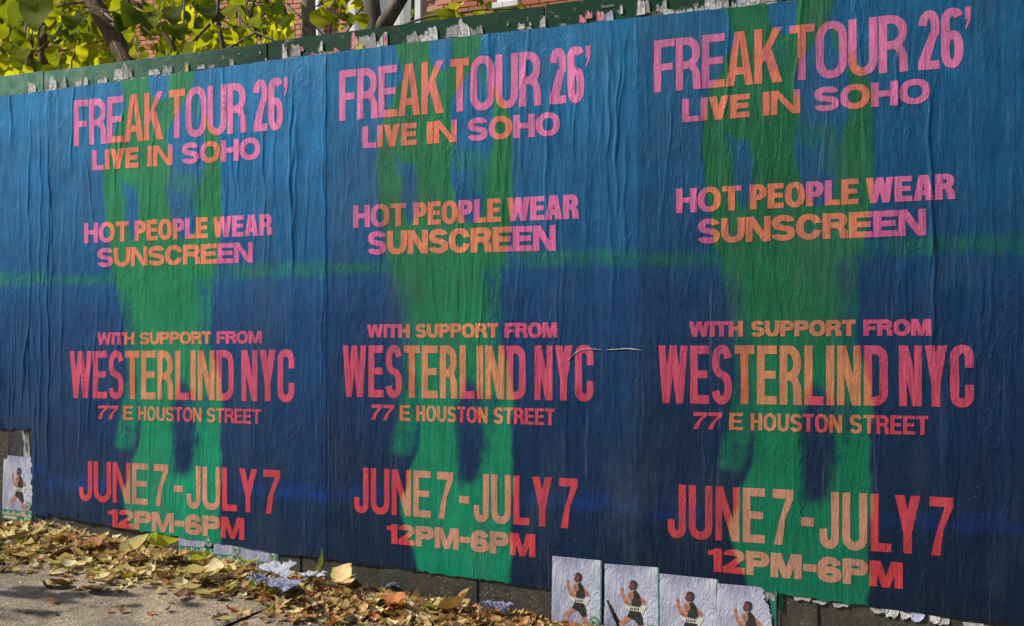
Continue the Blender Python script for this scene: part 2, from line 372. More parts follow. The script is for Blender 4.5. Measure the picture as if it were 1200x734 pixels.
Q3 = dict(F=(767, 48.5, 109.5, 1138, 8.5, 78), L=(800, 117, 144, 1090, 92, 121), H=(793, 222, 250.5, 1119, 203.5, 233.5), S=(818, 257.5, 286, 1085, 245, 276),
          I=(808, 377, 395, 1091, 374, 393.5), W=(772, 405, 472.5, 1141, 405, 477), J=(783, 567, 629, 1117, 583, 652), P=(830, 641.5, 669, 1058, 659, 690))
Q3['7'] = (812, 483, 502.5, 1088, 487.5, 510)
WORDS = dict(F=[(767, 917), (925.5, 1064), (1076, 1138)], L=[(800, 879), (894, 938), (954, 1090)], H=[(793, 869), (879, 1006), (1015, 1119)], S=[(818, 1085)],
             I=[(808, 871), (880, 1003), (1012, 1091)], W=[(772, 1040.6), (1053.6, 1141)], J=[(783, 896.6), (906, 930), (939, 954), (961, 1078.6), (1089, 1117)], P=[(830, 1058)])
WORDS['7'] = [(812, 846), (855, 871), (880, 987), (996, 1088)]
W2F = [(399, 521), (528.5, 635), (645, 692.5)]
def quad(q): # TL, BL, TR, BR on the fence plane
    return np.array([W(q[0], q[1]), W(q[0], q[2]), W(q[3], q[4]), W(q[3], q[5])])
QW = [None, {k: quad(v) for k, v in Q1.items()}, {k: quad(v) for k, v in Q2.items()}, {k: quad(v) for k, v in Q3.items()}]
QW[0] = {k: v + np.array([-1.64, 0]) for k, v in QW[1].items()}
keys = list(Q3.keys())
AFF = []
for p in range(4):
    A = np.vstack([QW[p][k] for k in keys]); B = np.vstack([QW[3][k] for k in keys])
    sol, *_ = np.linalg.lstsq(np.c_[A, np.ones(len(A))], B, rcond=None); AFF.append(sol)
def P3(pts): return np.array([W(*p) for p in pts])
GX0, GX1, GZ0, GZ1, GS = -1.3, .75, .0, 2.3, .004
gxn, gzn = int((GX1 - GX0) / GS), int((GZ1 - GZ0) / GS)
GXX, GZZ = np.meshgrid(GX0 + (np.arange(gxn) + .5) * GS, GZ0 + (np.arange(gzn) + .5) * GS)
def raster(pts):
    x, y = GXX, GZZ; ins = np.zeros(x.shape, bool); n = len(pts)
    for i in range(n):
        x1, y1 = pts[i]; x2, y2 = pts[(i + 1) % n]
        if y1 == y2: continue
        ins ^= ((y1 > y) != (y2 > y)) & (x < (x2 - x1) * (y - y1) / (y2 - y1) + x1)
    return ins.astype(float)
def blur(a, r):
    for ax in (0, 1):
        for _ in range(2):
            k = 2 * r + 1; pad = [(0, 0), (0, 0)]; pad[ax] = (r + 1, r)
            c = np.cumsum(np.pad(a, pad, mode='edge'), axis=ax)
            a = (np.take(c, range(k, c.shape[ax]), axis=ax) - np.take(c, range(0, c.shape[ax] - k), axis=ax)) / k
    return a
def warp(a, amp, s, seed):                        # ragged, spray-like edges
    dx = (smooth_noise(GXX, GZZ, s, s, seed) - .5) * amp + (smooth_noise(GXX, GZZ, s * 4, s * 4, seed + 3) - .5) * amp * .5
    dz = (smooth_noise(GXX, GZZ, s, s, seed + 1) - .5) * amp + (smooth_noise(GXX, GZZ, s * 4, s * 4, seed + 5) - .5) * amp * .5
    i = np.clip(((GXX + dx - GX0) / GS).astype(int), 0, gxn - 1); j = np.clip(((GZZ + dz - GZ0) / GS).astype(int), 0, gzn - 1)
    return a[j, i]
def blob(val, pts, r, amp=.012, s=12, seed=5): return val * blur(warp(raster(P3(pts)), amp, s, seed), r)
top_g = blob(1, [(848, -30), (852, 12), (858, 32), (863, 48), (852, 66), (846, 85), (836, 102), (829, 119), (824, 143), (823, 180), (826, 221), (831, 255), (836, 296), (1010, 296), (1018, 245), (1022, 215), (1023, 150),
                 (1020, 95), (1013, 80), (1003, 74), (998, 60), (993, 62), (994, 90), (996, 125), (988, 165), (982, 205), (976, 235), (955, 243), (948, 225), (942, 205), (936, 190), (930, 178), (935, 150), (938, 115), (930, 108), (930, 88), (938, 72), (950, 58), (960, 42), (975, 20), (985, -30)], 1)
low_g = blob(1, [(838, 270), (842, 300), (846, 325), (852, 350), (858, 380), (860, 410), (862, 440), (858, 470), (880, 478), (886, 520), (882, 552), (870, 570), (866, 590), (856, 612), (856, 630), (864, 650), (876, 680),
                 (888, 720), (1014, 730), (1018, 640), (1020, 560), (1020, 500), (1024, 485), (1020, 455), (1013, 430), (1007, 415), (1004, 390), (1004, 350), (1006, 300), (1008, 270)], 2)
finger = blob(.62, [(854, 468), (853, 500), (845, 530), (840, 546), (852, 552), (872, 552), (880, 520), (884, 468)], 2)
stripe = blob(.6, [(560, 307), (752, 298), (830, 293), (1008, 282), (1100, 277), (1400, 268), (1400, 292), (1100, 300), (1008, 303), (830, 310), (752, 311), (560, 320)], 2, .01)
B = np.zeros_like(top_g)
for v, pts, r in ((1, [(901, -30), (901, 6), (903, 27), (918, 40), (930, 40), (934, 27), (934, -30)], 1), (.75, [(846, 148), (856, 160), (868, 166), (879, 166), (884, 185), (883, 215), (882, 238), (874, 246), (866, 245), (860, 220), (853, 180)], 2),
                  (.95, [(937, 182), (945, 177), (957, 178), (964, 188), (966, 210), (958, 228), (950, 243), (944, 225), (938, 200), (932, 188)], 2),
                  (.35, [(884, 70), (905, 40), (930, 50), (920, 80), (895, 90)], 3)):
    B = np.maximum(B, blob(v, pts, r))
top_g = np.clip((top_g * (1 - B) - .5) * 1.5 + .5, 0, 1)
top_g = np.maximum(top_g, blob(.5, [(936, 140), (950, 142), (985, 148), (990, 165), (982, 210), (966, 200), (960, 175), (936, 172)], 3))
top_g = np.maximum(top_g, blob(.8, [(975, 34), (982, 34), (984, 52), (981, 66), (976, 60)], 1))
B2 = np.zeros_like(B)
for v, pts, r in ((.95, [(944, 470), (945, 455), (955, 448), (962, 455), (975, 462), (981, 480), (978, 520), (980, 548), (975, 575), (965, 592), (950, 596), (942, 586), (938, 540), (937, 490)], 4),
                  (.4, [(988, 470), (1004, 475), (1006, 500), (990, 525), (980, 500)], 3), (.5, [(982, 300), (1006, 300), (1004, 420), (990, 420), (980, 360)], 4), (.5, [(846, 310), (858, 325), (868, 350), (880, 400), (878, 440), (858, 440), (852, 370)], 4),
                  (.55, [(858, 440), (880, 440), (886, 480), (884, 520), (860, 500)], 3)):
    B2 = np.maximum(B2, blob(v, pts, r - 1, .022))
low_g = np.clip((low_g - .5) * 1.5 + .5, 0, 1) * (1 - B2)
MASKG = np.clip(np.maximum(np.maximum(top_g, low_g), np.maximum(finger, stripe * np.clip(.35 + .9 * smooth_noise(GXX, GZZ, 16, 60, 71), 0, 1))), 0, 1)
MASKG = np.clip(MASKG + ((smooth_noise(GXX, GZZ, 30, 10, 9) - .5) * .22 + (smooth_noise(GXX, GZZ, 90, 14, 19) - .5) * .22) * (MASKG > .04) * (MASKG < .98), 0, 1)
rg_ = np.random.RandomState(4); gn_ = blur(rg_.rand(*MASKG.shape), 1); gn_ = (gn_ - .5) * 3.2
MASKG = np.clip(MASKG + gn_ * 4 * MASKG * (1 - MASKG) * .55, 0, 1)
STRK = blob(1, [(1050, 606), (1090, 601), (1180, 602), (1400, 606), (1400, 640), (1180, 622), (1090, 622), (1040, 614)], 4, .02) + blob(.8, [(600, 580), (740, 592), (800, 596), (845, 600), (840, 612), (740, 610), (600, 600)], 4, .02) + blob(.35, [(830, 606), (1060, 606), (1060, 614), (830, 614)], 4, .01)
STRK = np.clip(STRK, 0, 1) * np.clip(smooth_noise(GXX, GZZ, 14, 40, 61) * 1.1, 0, 1)
def samp(a, X, Z):
    u = np.clip((X - GX0) / GS - .5, 0, gxn - 1.001); v = np.clip((Z - GZ0) / GS - .5, 0, gzn - 1.001)
    i = u.astype(int); j = v.astype(int); fu = u - i; fv = v - j
    return (a[j, i] * (1 - fu) + a[j, i + 1] * fu) * (1 - fv) + (a[j + 1, i] * (1 - fu) + a[j + 1, i + 1] * fu) * fv
def grad(stops, v):
    p = [s[0] for s in stops]; c = np.array([lin(s[1]) for s in stops])
    return np.stack([np.interp(v, p, c[:, k]) for k in range(3)], -1)
BLUE = [(0, (8, 112, 160)), (.2, (8, 98, 146)), (.4, (8, 80, 126)), (.5, (6, 62, 108)), (.75, (6, 46, 84)), (1, (8, 34, 60))]
GRN = [(0, (20, 122, 74)), (.35, (18, 118, 72)), (.5, (14, 120, 76)), (.65, (8, 126, 86)), (.8, (6, 132, 94)), (1, (6, 136, 98))]
TB = [(0, (228, 126, 174)), (.3, (226, 116, 166)), (.42, (222, 102, 156)), (.56, (208, 84, 118)), (.75, (206, 72, 84)), (1, (204, 62, 68))]
TG = [(0, (234, 126, 100)), (.3, (234, 132, 94)), (.5, (216, 134, 96)), (.65, (208, 142, 98)), (.8, (208, 148, 116)), (1, (204, 150, 122))]
TE = [(0, (214, 120, 130)), (.4, (214, 116, 110)), (.6, (212, 120, 70)), (1, (214, 128, 56))]
SHEET_TONE = [1.3, 1.25, .95, .66]                     # ink colour factor of each sheet, darker towards the right
def ink(p, X, Z, letters=False):
    q = np.c_[X, Z, np.ones(len(X))] @ AFF[p]
    g = samp(MASKG, q[:, 0], q[:, 1])[:, None]; s = samp(STRK, q[:, 0], q[:, 1])[:, None]
    v = np.clip((2.19 - q[:, 1]) / 2.03, 0, 1)
    if letters:
        g3 = np.clip(g * 1.3 - .12, 0, 1); e = 4 * g3 * (1 - g3)
        c = grad(TB, v) * (1 - g3) + grad(TG, v) * g3; c = c * (1 - e * .8) + grad(TE, v) * e * .8
        c = c * (1 - s * .35) + s * .35 * np.array(lin((170, 60, 110)))
        return c * (.45 + .5 * SHEET_TONE[p])
    c = grad(BLUE, v) * (1 - g) + grad(GRN, v) * g
    c = c * (1 - s * .65 * (1 - g)) + s * .65 * (1 - g) * np.array(lin((8, 58, 140)))
    return c * SHEET_TONE[p]
def relief_normals(m, X, Z):
    e = .0015
    dx = (relief(X + e, Z) - relief(X - e, Z)) / (2 * e); dz = (relief(X, Z + e) - relief(X, Z - e)) / (2 * e)
    n = np.c_[-dx, -np.ones(len(X)), -dz]; n /= np.linalg.norm(n, axis=1)[:, None]
    m.normals_split_custom_set_from_vertices(n.tolist())
def set_ink(m, col):
    a = m.color_attributes.new('ink', 'FLOAT_COLOR', 'POINT')
    a.data.foreach_set('color', np.c_[col, np.ones(len(col))].astype(np.float32).ravel())

# ------------------------------------------------------------ letters
def ell(cx, cy, rx, ry, a0, a1, n=14, e=2.25):
    out = []
    for i in range(n + 1):
        a = R(a0 + (a1 - a0) * i / n); c, s_ = math.cos(a), math.sin(a)
        out.append((cx + rx * math.copysign(abs(c) ** (2 / e), c), cy + ry * math.copysign(abs(s_) ** (2 / e), s_)))
    return out
def band(cx, cy, rx, ry, sx, sy, a0, a1, n=14):
    return ell(cx, cy, rx, ry, a0, a1, n) + ell(cx, cy, rx - sx, ry - sy, a1, a0, n)
def rc4(x0, y0, x1, y1): return [(x0, y0), (x1, y0), (x1, y1), (x0, y1)]
def glyph(ch, w, h, s, b):
    r = min(h / 2, w * .62); o = h * .012
    def ring(x0, x1, y0, y1, rr):
        cx = (x0 + x1) / 2; rx = (x1 - x0) / 2; rr = min(rr, (y1 - y0) / 2)
        P = [band(cx, y1 - rr, rx, rr, s, b, 0, 180), band(cx, y0 + rr, rx, rr, s, b, 180, 360)]
        if y1 - y0 > 2 * rr + 1e-4: P += [rc4(x0, y0 + rr - o, x0 + s, y1 - rr + o), rc4(x1 - s, y0 + rr - o, x1, y1 - rr + o)]
        return P
    def bowl(x0, x1, y0, y1):                     # right-hand bowl from a stem
        rr = (y1 - y0) / 2; rx = min((x1 - x0) * .62, rr * 1.1); cx = x1 - rx
        return [rc4(x0, y1 - b, cx, y1), rc4(x0, y0, cx, y0 + b), band(cx, (y0 + y1) / 2, rx, rr, s, b, -90, 90)]
    if ch == 'A': return [[(0, 0), (s * 1.08, 0), (w / 2 + s * .10, h * .98), (w / 2 + s * .10, h), (w / 2 - s * .62, h)], [(w, 0), (w - s * 1.08, 0), (w / 2 - s * .10, h * .98), (w / 2 - s * .10, h), (w / 2 + s * .62, h)], rc4(w * .24, h * .2, w * .76, h * .2 + b * .95)]
    if ch == 'C':
        P = [band(w / 2, h - r + o, w / 2, r, s, b, 18, 180), band(w / 2, r - o, w / 2, r, s, b, 180, 342)]
        P.append(rc4(0, min(r, h / 2) - 3 * o, s, max(h - r, h / 2) + 3 * o))
        return P + [rc4(w - s * .98, h * .64, w, h - r + .36 * r), rc4(w - s * .98, r * .64, w, h * .36)]
    if ch == 'D': rr = min(h / 2, w * .6); return [rc4(0, 0, s, h), rc4(0, h - b, w * .45, h), rc4(0, 0, w * .45, b), band(w * .42, h - rr, w * .58, rr, s, b, 0, 90), band(w * .42, rr, w * .58, rr, s, b, -90, 0)] + ([rc4(w - s, rr - o, w, h - rr + o)] if h > 2 * rr else [])
    if ch == 'E': return [rc4(0, 0, s, h), rc4(0, h - b, w, h), rc4(0, 0, w, b), rc4(0, h * .5 - b * .42, w * .93, h * .5 + b * .5)]
    if ch == 'F': return [rc4(0, 0, s, h), rc4(0, h - b, w, h), rc4(0, h * .48 - b * .5, w * .9, h * .48 + b * .42)]
    if ch == 'H': return [rc4(0, 0, s, h), rc4(w - s, 0, w, h), rc4(0, h * .52 - b / 2, w, h * .52 + b / 2)]
    if ch == 'I': return [rc4(0, 0, w, h)]
    if ch == 'J': rr = min(r, w / 2 * 1.25); return [rc4(w - s, rr - 2 * o, w, h), band(w / 2, rr - o, w / 2, rr, s, b, 180, 360), rc4(0, rr - 2 * o, s * .96, h * .34)]
    if ch == 'K': return [rc4(0, 0, s, h), [(s * .8, h * .30), (s * .8, h * .52), (w - s * 1.15, h), (w, h)], [(w - s * 1.2, 0), (w + s * .05, 0), (s + (w - s) * .45, h * .64), (s + (w - s) * .12, h * .46)]]
    if ch == 'L': return [rc4(0, 0, s, h), rc4(0, 0, w, b)]
    if ch == 'M': return [rc4(0, 0, s * .92, h), rc4(w - s * .92, 0, w, h), [(s * .3, h), (s * 1.30, h), (w / 2 + s * .42, 0), (w / 2 - s * .42, 0)], [(w - s * .3, h), (w - s * 1.30, h), (w / 2 - s * .42, 0), (w / 2 + s * .42, 0)]]
    if ch == 'N': return [rc4(0, 0, s * .9, h), rc4(w - s * .9, 0, w, h), [(0, h), (s * 1.04, h), (w, 0), (w - s * 1.04, 0)]]
    if ch == 'O': return ring(0, w, -o, h + o, r)
    if ch == 'P': return [rc4(0, 0, s, h)] + bowl(0, w, h * .36, h)
    if ch == 'R': return [rc4(0, 0, s, h)] + bowl(0, w * .97, h * .40, h) + [[(w - s * 1.02, 0), (w + s * .04, 0), (w - s * .06, h * .30), (w * .80, h * .48), (w * .5, h * .42), (w - s * 1.12, h * .33)]]
    if ch == 'S':
        r2 = h / 4 + b / 4
        return [band(w / 2, h - r2 + o, w / 2 * .97, r2, s, b, 12, 262), band(w / 2, r2 - o, w / 2, r2, s, b, 88, -168), [(w * .22, h * .5 + b * .3), (w * .5, h * .5 + b * .52), (w * .78, h * .5 - b * .3), (w * .5, h * .5 - b * .52)]]
    if ch == 'T': return [rc4(0, h - b, w, h), rc4(w / 2 - s / 2, 0, w / 2 + s / 2, h)]
    if ch == 'U': rr = min(r, w / 2 * 1.2); return [rc4(0, rr - 2 * o, s, h), rc4(w - s, rr - 2 * o, w, h), band(w / 2, rr - o, w / 2, rr, s, b, 180, 360)]
    if ch == 'V': return [[(0, h), (s * 1.1, h), (w / 2 + s * .5, 0), (w / 2 - s * .5, 0)], [(w, h), (w - s * 1.1, h), (w / 2 - s * .5, 0), (w / 2 + s * .5, 0)]]
    if ch == 'W':
        a = w * .27; c = w * .73; k = s * .95; m_ = w / 2
        return [[(0, h), (k, h), (a + k * .5, 0), (a - k * .5, 0)], [(m_ - k * .5, h), (m_ + k * .5, h), (a + k * .5, 0), (a - k * .5, 0)], [(m_ - k * .5, h), (m_ + k * .5, h), (c + k * .5, 0), (c - k * .5, 0)], [(w, h), (w - k, h), (c - k * .5, 0), (c + k * .5, 0)]]
    if ch == 'Y': return [rc4(w / 2 - s / 2, 0, w / 2 + s / 2, h * .46), [(0, h), (s * 1.12, h), (w / 2 + s * .5, h * .46), (w / 2 + s * .5, h * .36), (w / 2 - s * .5, h * .36)], [(w, h), (w - s * 1.12, h), (w / 2 - s * .5, h * .46), (w / 2 - s * .5, h * .36), (w / 2 + s * .5, h * .36)]]
    if ch == '1': return [rc4(w - s * 1.05, 0, w, h), [(0, h * .70), (0, h * .70 + b * .72), (w * .3, h * .9), (w - s * .8, h), (w - s * .6, h * .70)]]
    if ch == '2':
        r2 = h * .30; rx = w / 2
        return [rc4(0, 0, w, b), band(rx, h - r2 + o, rx, r2, s, b, 172, -28), [(w - s * .2, h - r2 - r2 * .30), (w - s * 1.15, h - r2 - r2 * .22), (0, b * .9), (0, b * .4), (s * 1.3, b * .8)]]
    if ch == '6':
        r2 = h * .315; rr = min(h / 2, w * .62)
        return ring(0, w, -o, h * .63, r2) + [rc4(0, r2 - o, s, h - rr + 2 * o), band(w / 2, h - rr + o, w / 2, rr, s, b, 22, 180)]
    if ch == '7': return [rc4(0, h - b * 1.1, w, h), [(w - s * .9, h - b * .8), (w, h), (w, h - b * 1.1), (w * .60, h * .45), (w * .46, 0), (w * .46 - s * 1.1, 0), (w * .30, h * .40)]]
    if ch == "'": return [[(0, h), (w, h), (w, h * .84), (w * .7, h * .72), (w * .15, h * .62), (w * .02, h * .66), (w * .45, h * .79), (0, h * .79)]]
    if ch == '-': return [rc4(0, h * .36, w, h * .36 + b * 1.05)]
WID = dict(A=.72, C=.70, D=.70, E=.62, F=.58, H=.68, I=0, J=.54, K=.72, L=.57, M=.84, N=.70, O=.76, P=.65, R=.68, S=.66, T=.62, U=.69, V=.66, W=.98, Y=.68)
WID.update({'1': .40, '2': .60, '6': .62, '7': .55, "'": .17, '-': .36})
CELLX, CELLZ = .0042, .013
def inside(poly, x, y):
    ins = np.zeros(len(x), bool); n = len(poly)
    for i in range(n):
        x1, y1 = poly[i]; x2, y2 = poly[(i + 1) % n]
        if y1 == y2: continue
        ins ^= ((y1 > y) != (y2 > y)) & (x < (x2 - x1) * (y - y1) / (y2 - y1) + x1)
    return ins
def line_mesh(p, text, key, st, bt, off):
    q = QW[p][key]; q3 = QW[3][key]
    TL, BL, TR, BR = q
    Wd = ((TR[0] - TL[0]) + (BR[0] - BL[0])) / 2; Hd = ((TL[1] - BL[1]) + (TR[1] - BR[1])) / 2
    x3a, x3b = q3[0][0], q3[2][0]
    V = []; F = []
    for (a, b_), word in zip(WORDS[key], text.split(' ')):
        xa = (W(a, 400)[0] - x3a) / (x3b - x3a) * Wd; xb = (W(b_, 400)[0] - x3a) / (x3b - x3a) * Wd
        if key == 'F' and p != 3:
            i2 = WORDS['F'].index((a, b_)); x2a, x2b = QW[2]['F'][0][0], QW[2]['F'][2][0]
            xa, xb = [(W(t, 400)[0] - x2a) / (x2b - x2a) * Wd for t in W2F[i2]]
        s = st * Hd; b = bt * Hd
        if key == '7' and word == 'E': s *= 1.25
        if key == '7' and word == '77': s *= 1.25; b *= 1.1
        gap = {'F': .022, 'W': .045, 'J': .055, 'L': .05, 'S': .03, 'H': .04, 'I': .02, '7': .055, 'P': .04}[key] * Hd
        fixed = sum(s for c in word if c == 'I') + gap * (len(word) - 1); tot = sum(WID[c] for c in word) or 1
        k = (xb - xa - fixed) / tot; x = xa
        for i, c in enumerate(word):
            wch = s if c == 'I' else WID[c] * k
            polys = glyph(c, wch, Hd, s, b)
            if key == '7' and word == '77': polys = [[(px + .22 * (py - Hd / 2) * .6, py) for px, py in pl] for pl in polys]
            pts = []; edges = []
            fine_ = []
            for pl in polys:                      # edges cut short so that they follow the creases
                f_ = []
                for (ax_, ay_), (bx_, by_) in zip(pl, pl[1:] + pl[:1]):
                    k_ = max(1, int(max(abs(bx_ - ax_) / .0045, abs(by_ - ay_) / .012))); f_ += [(ax_ + (bx_ - ax_) * t_ / k_, ay_ + (by_ - ay_) * t_ / k_) for t_ in range(k_)]
                fine_.append(f_)
            for pl in fine_:
                n0 = len(pts); pts += pl; edges += [(n0 + t, n0 + (t + 1) % len(pl)) for t in range(len(pl))]
            nx = max(1, int(wch / CELLX)); nz = max(1, int(Hd / CELLZ))
            gx = (np.arange(nx) + .5) / nx * wch; gy = (np.arange(nz) + .5) / nz * Hd
            xx, yy = [t.ravel() for t in np.meshgrid(gx, gy)]; yy = yy + (np.arange(len(xx)) % 2) * .003
            keep = np.zeros(len(xx), bool)
            for pl in polys: keep |= inside(pl, xx, yy)
            pts += list(zip(xx[keep], yy[keep]))
            r_ = delaunay_2d_cdt([Vector(t) for t in pts], edges, [], 0, 1e-6)
            vo = np.array([(v.x, v.y) for v in r_[0]]); fo = np.array([f for f in r_[2] if len(f) == 3])
            cen = vo[fo].mean(1); ok = np.zeros(len(fo), bool)
            for pl in polys: ok |= inside(pl, cen[:, 0], cen[:, 1])
            n0 = len(V); V += [(x + v[0], v[1]) for v in vo]; F += [tuple(int(t) + n0 for t in f) for f in fo[ok]]
            x += wch + gap
    V = np.array(V)
    u = (V[:, 0] / Wd)[:, None]; t = (V[:, 1] / Hd)[:, None]
    XZ = (BL * (1 - u) + BR * u) * (1 - t) + (TL * (1 - u) + TR * u) * t
    XZ = XZ + np.c_[(smooth_noise(XZ[:, 0], XZ[:, 1], 60, 60, 21) - .5), (smooth_noise(XZ[:, 0], XZ[:, 1], 60, 60, 22) - .5)] * .0012   # slightly bled edges
    y = -(off + relief(XZ[:, 0], XZ[:, 1]) + .0008)
    used = sorted({i for f in F for i in f}); mp = {i: j for j, i in enumerate(used)}
    m = mesh_from('lettering', np.c_[XZ[:, 0], y, XZ[:, 1]][used], [tuple(mp[i] for i in f) for f in F], LET, True)
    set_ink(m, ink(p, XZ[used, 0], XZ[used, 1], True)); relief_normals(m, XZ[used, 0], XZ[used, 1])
    return m

# ------------------------------------------------------------ the blue posters
XS = [-5.25, -3.640, -2.157, -.866, .372]         # edges of the four sheets
def xz(x, y): return W(x, y)
BOT = {0: [(-5.2, .37), (-3.64, .235)], 1: [(-3.66, .250), (W(40, 598)[0], W(40, 598)[1] - .004), W(150, 620), W(207, 628), W(323, 648), (-2.13, W(385, 655)[1])],
       2: [(-2.17, W(385, 655)[1]), W(597, 683), W(648, 692), (-.84, W(752, 705)[1])], 3: [W(750, 671), W(840, 685), W(890, 692), W(1013, 710), W(1180, 731), (.42, .135)]}
TOP = [(-5.3, 2.19), W(20, 112), W(160, 93), W(400, 61), W(547, 43.5), W(753, 20.5), W(900, 5), (.42, 2.19)]
OFF = [.0030, .0042, .0030, .0046]
LBL = ['faded blue poster at the far left end of the row, its lower part torn away',
       'blue poster with pink and orange lettering, lightest and most creased, standing in the leaf pile',
       'middle blue poster of the row, two runner flyers pasted over its lower right corner',
       'nearest and darkest blue poster, with pink and orange lettering, right end of the row']
GP = 'blue and green posters pasted in a row along the fence'
def in_tear(X, Z):                                # torn corner of the far-left sheet
    e = W(38, 510)
    r_ = e[1] - .55 * np.clip(e[0] - .01 - X, -1, .0) * 0
    jag = .012 * (smooth_noise(X, Z, 60, 60, 31) - .5) * 2
    return (X < e[0] + jag) & (Z < e[1] + jag + .02) 
for p in range(4):
    x0, x1 = XS[p] - .012, XS[p + 1] + (.006 if p in (0, 2) else -.002)
    if p == 1: x1 = XS[2] - .006
    nx = int((x1 - x0) / .0036); nz = int(2.05 / .009)
    u = np.linspace(0, 1, nx + 1); v = np.linspace(0, 1, nz + 1)
    U, V_ = np.meshgrid(u, v)
    X = x0 + (x1 - x0) * U
    zt = np.interp(X, [a[0] for a in TOP], [a[1] for a in TOP]) + .004 * (smooth_noise(X, X * 0, 40, 1, 6) - .5)
    zb = np.interp(X, [a[0] for a in BOT[p]], [a[1] for a in BOT[p]]) + .007 * (smooth_noise(X, X * 0, 45, 1, 7 + p) - .5) + .004 * (smooth_noise(X, X * 0, 150, 1, 8 + p) - .5)
    edge = .0035 * (smooth_noise(X * 0, V_ * 2, 1, 25, 40 + p) - .5)
    X = X + np.where(U < .5, edge, edge)
    Z = zb + (zt - zb) * V_
    lines = [line_mesh(p, text, key, st, bt, OFF[p]) for text, key, st, bt in LINES if not (p == 0 and key in 'JP')]
    ras = np.zeros((1100, 900), bool); rs_ = .002                        # where ink lies: the sheet is let down under the letters' inner area
    for lm in lines:
        co_ = np.array([v.co[:] for v in lm.vertices])[:, [0, 2]]; a_ = (co_ - np.array([x0 - .02, .05])) / rs_
        for pl in lm.polygons:
            t_ = a_[list(pl.vertices)]; lo = np.maximum(np.floor(t_.min(0)).astype(int), 0); hi = np.ceil(t_.max(0)).astype(int) + 1
            gx_, gy_ = np.meshgrid(np.arange(lo[0], hi[0]), np.arange(lo[1], hi[1]))
            q_ = [(t_[(k + 1) % 3][0] - t_[k][0]) * (gy_ - t_[k][1]) - (t_[(k + 1) % 3][1] - t_[k][1]) * (gx_ - t_[k][0]) for k in range(3)]
            ins_ = ((q_[0] >= 0) & (q_[1] >= 0) & (q_[2] >= 0)) | ((q_[0] <= 0) & (q_[1] <= 0) & (q_[2] <= 0))
            g1, g2 = gy_[ins_], gx_[ins_]; ok_ = (g1 < 1100) & (g2 < 900); ras[g1[ok_], g2[ok_]] = True
    inl = ras[np.clip(((Z - .05) / rs_).round().astype(int), 0, 1099), np.clip(((X - x0 + .02) / rs_).round().astype(int), 0, 899)]
    core = inl.copy()
    for dj in (-1, 0, 1):
        for di in (-1, 0, 1): core &= np.roll(np.roll(inl, dj, 0), di, 1)
    h = relief(X, Z)
    Y = -(OFF[p] + h - .0022 * core)
    vs = np.c_[X.ravel(), Y.ravel(), Z.ravel()]; n = nx + 1
    fs = []
    tear = in_tear(X, Z) if p == 0 else None
    for j in range(nz):
        for i in range(nx):
            if tear is not None and tear[j, i]: continue
            fs.append((j * n + i, j * n + i + 1, (j + 1) * n + i + 1, (j + 1) * n + i))
    m = mesh_from('printed_sheet', vs, fs, INK, True)
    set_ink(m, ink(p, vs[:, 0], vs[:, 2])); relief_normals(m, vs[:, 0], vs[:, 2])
    root = empty('blue_poster', ((x0 + x1) / 2, -.003, .2)); tag(root, LBL[p], 'poster', GP)
    bpy.context.view_layer.update()
    sh = obj('printed_sheet', m, root); sh.matrix_parent_inverse = Matrix.Translation(root.location).inverted()
    for lm in lines:
        lo = obj('lettering', lm, root)
        lo.matrix_parent_inverse = Matrix.Translation(root.location).inverted()
    if p == 2:                                    # white scratches where the sheet has split
        for pts in ([(711, 410), (722, 409.5), (733, 408.5), (741, 409), (752, 410.5)], [(666, 423), (674, 414), (683, 409.5), (694, 409), (706, 410)]):
            bm = bmesh.new(); P_ = []
            for i, q in enumerate(pts):
                Xc, Zc = W(*q); hh = .0015 if len(pts) and pts[0][0] > 700 else .001
                hh *= (.4 if i in (0, len(pts) - 1) else 1)
                P_.append([Vector((Xc, -(OFF[2] + float(relief([Xc], [Zc])[0]) + .003), Zc + s_ * hh)) for s_ in (1, -1)])
            vv = [[bm.verts.new(t) for t in a] + [bm.verts.new(a[0] + Vector((0, .003, 0))), bm.verts.new(a[1] + Vector((0, .003, 0)))] for a in P_]
            for a, b in zip(vv, vv[1:]):
                bm.faces.new((a[0], a[1], b[1], b[0])); bm.faces.new((a[2], a[0], b[0], b[2])); bm.faces.new((a[1], a[3], b[3], b[1]))
            sc = bm_obj('split', bm, PAPER, root); sc.matrix_parent_inverse = Matrix.Translation(root.location).inverted()

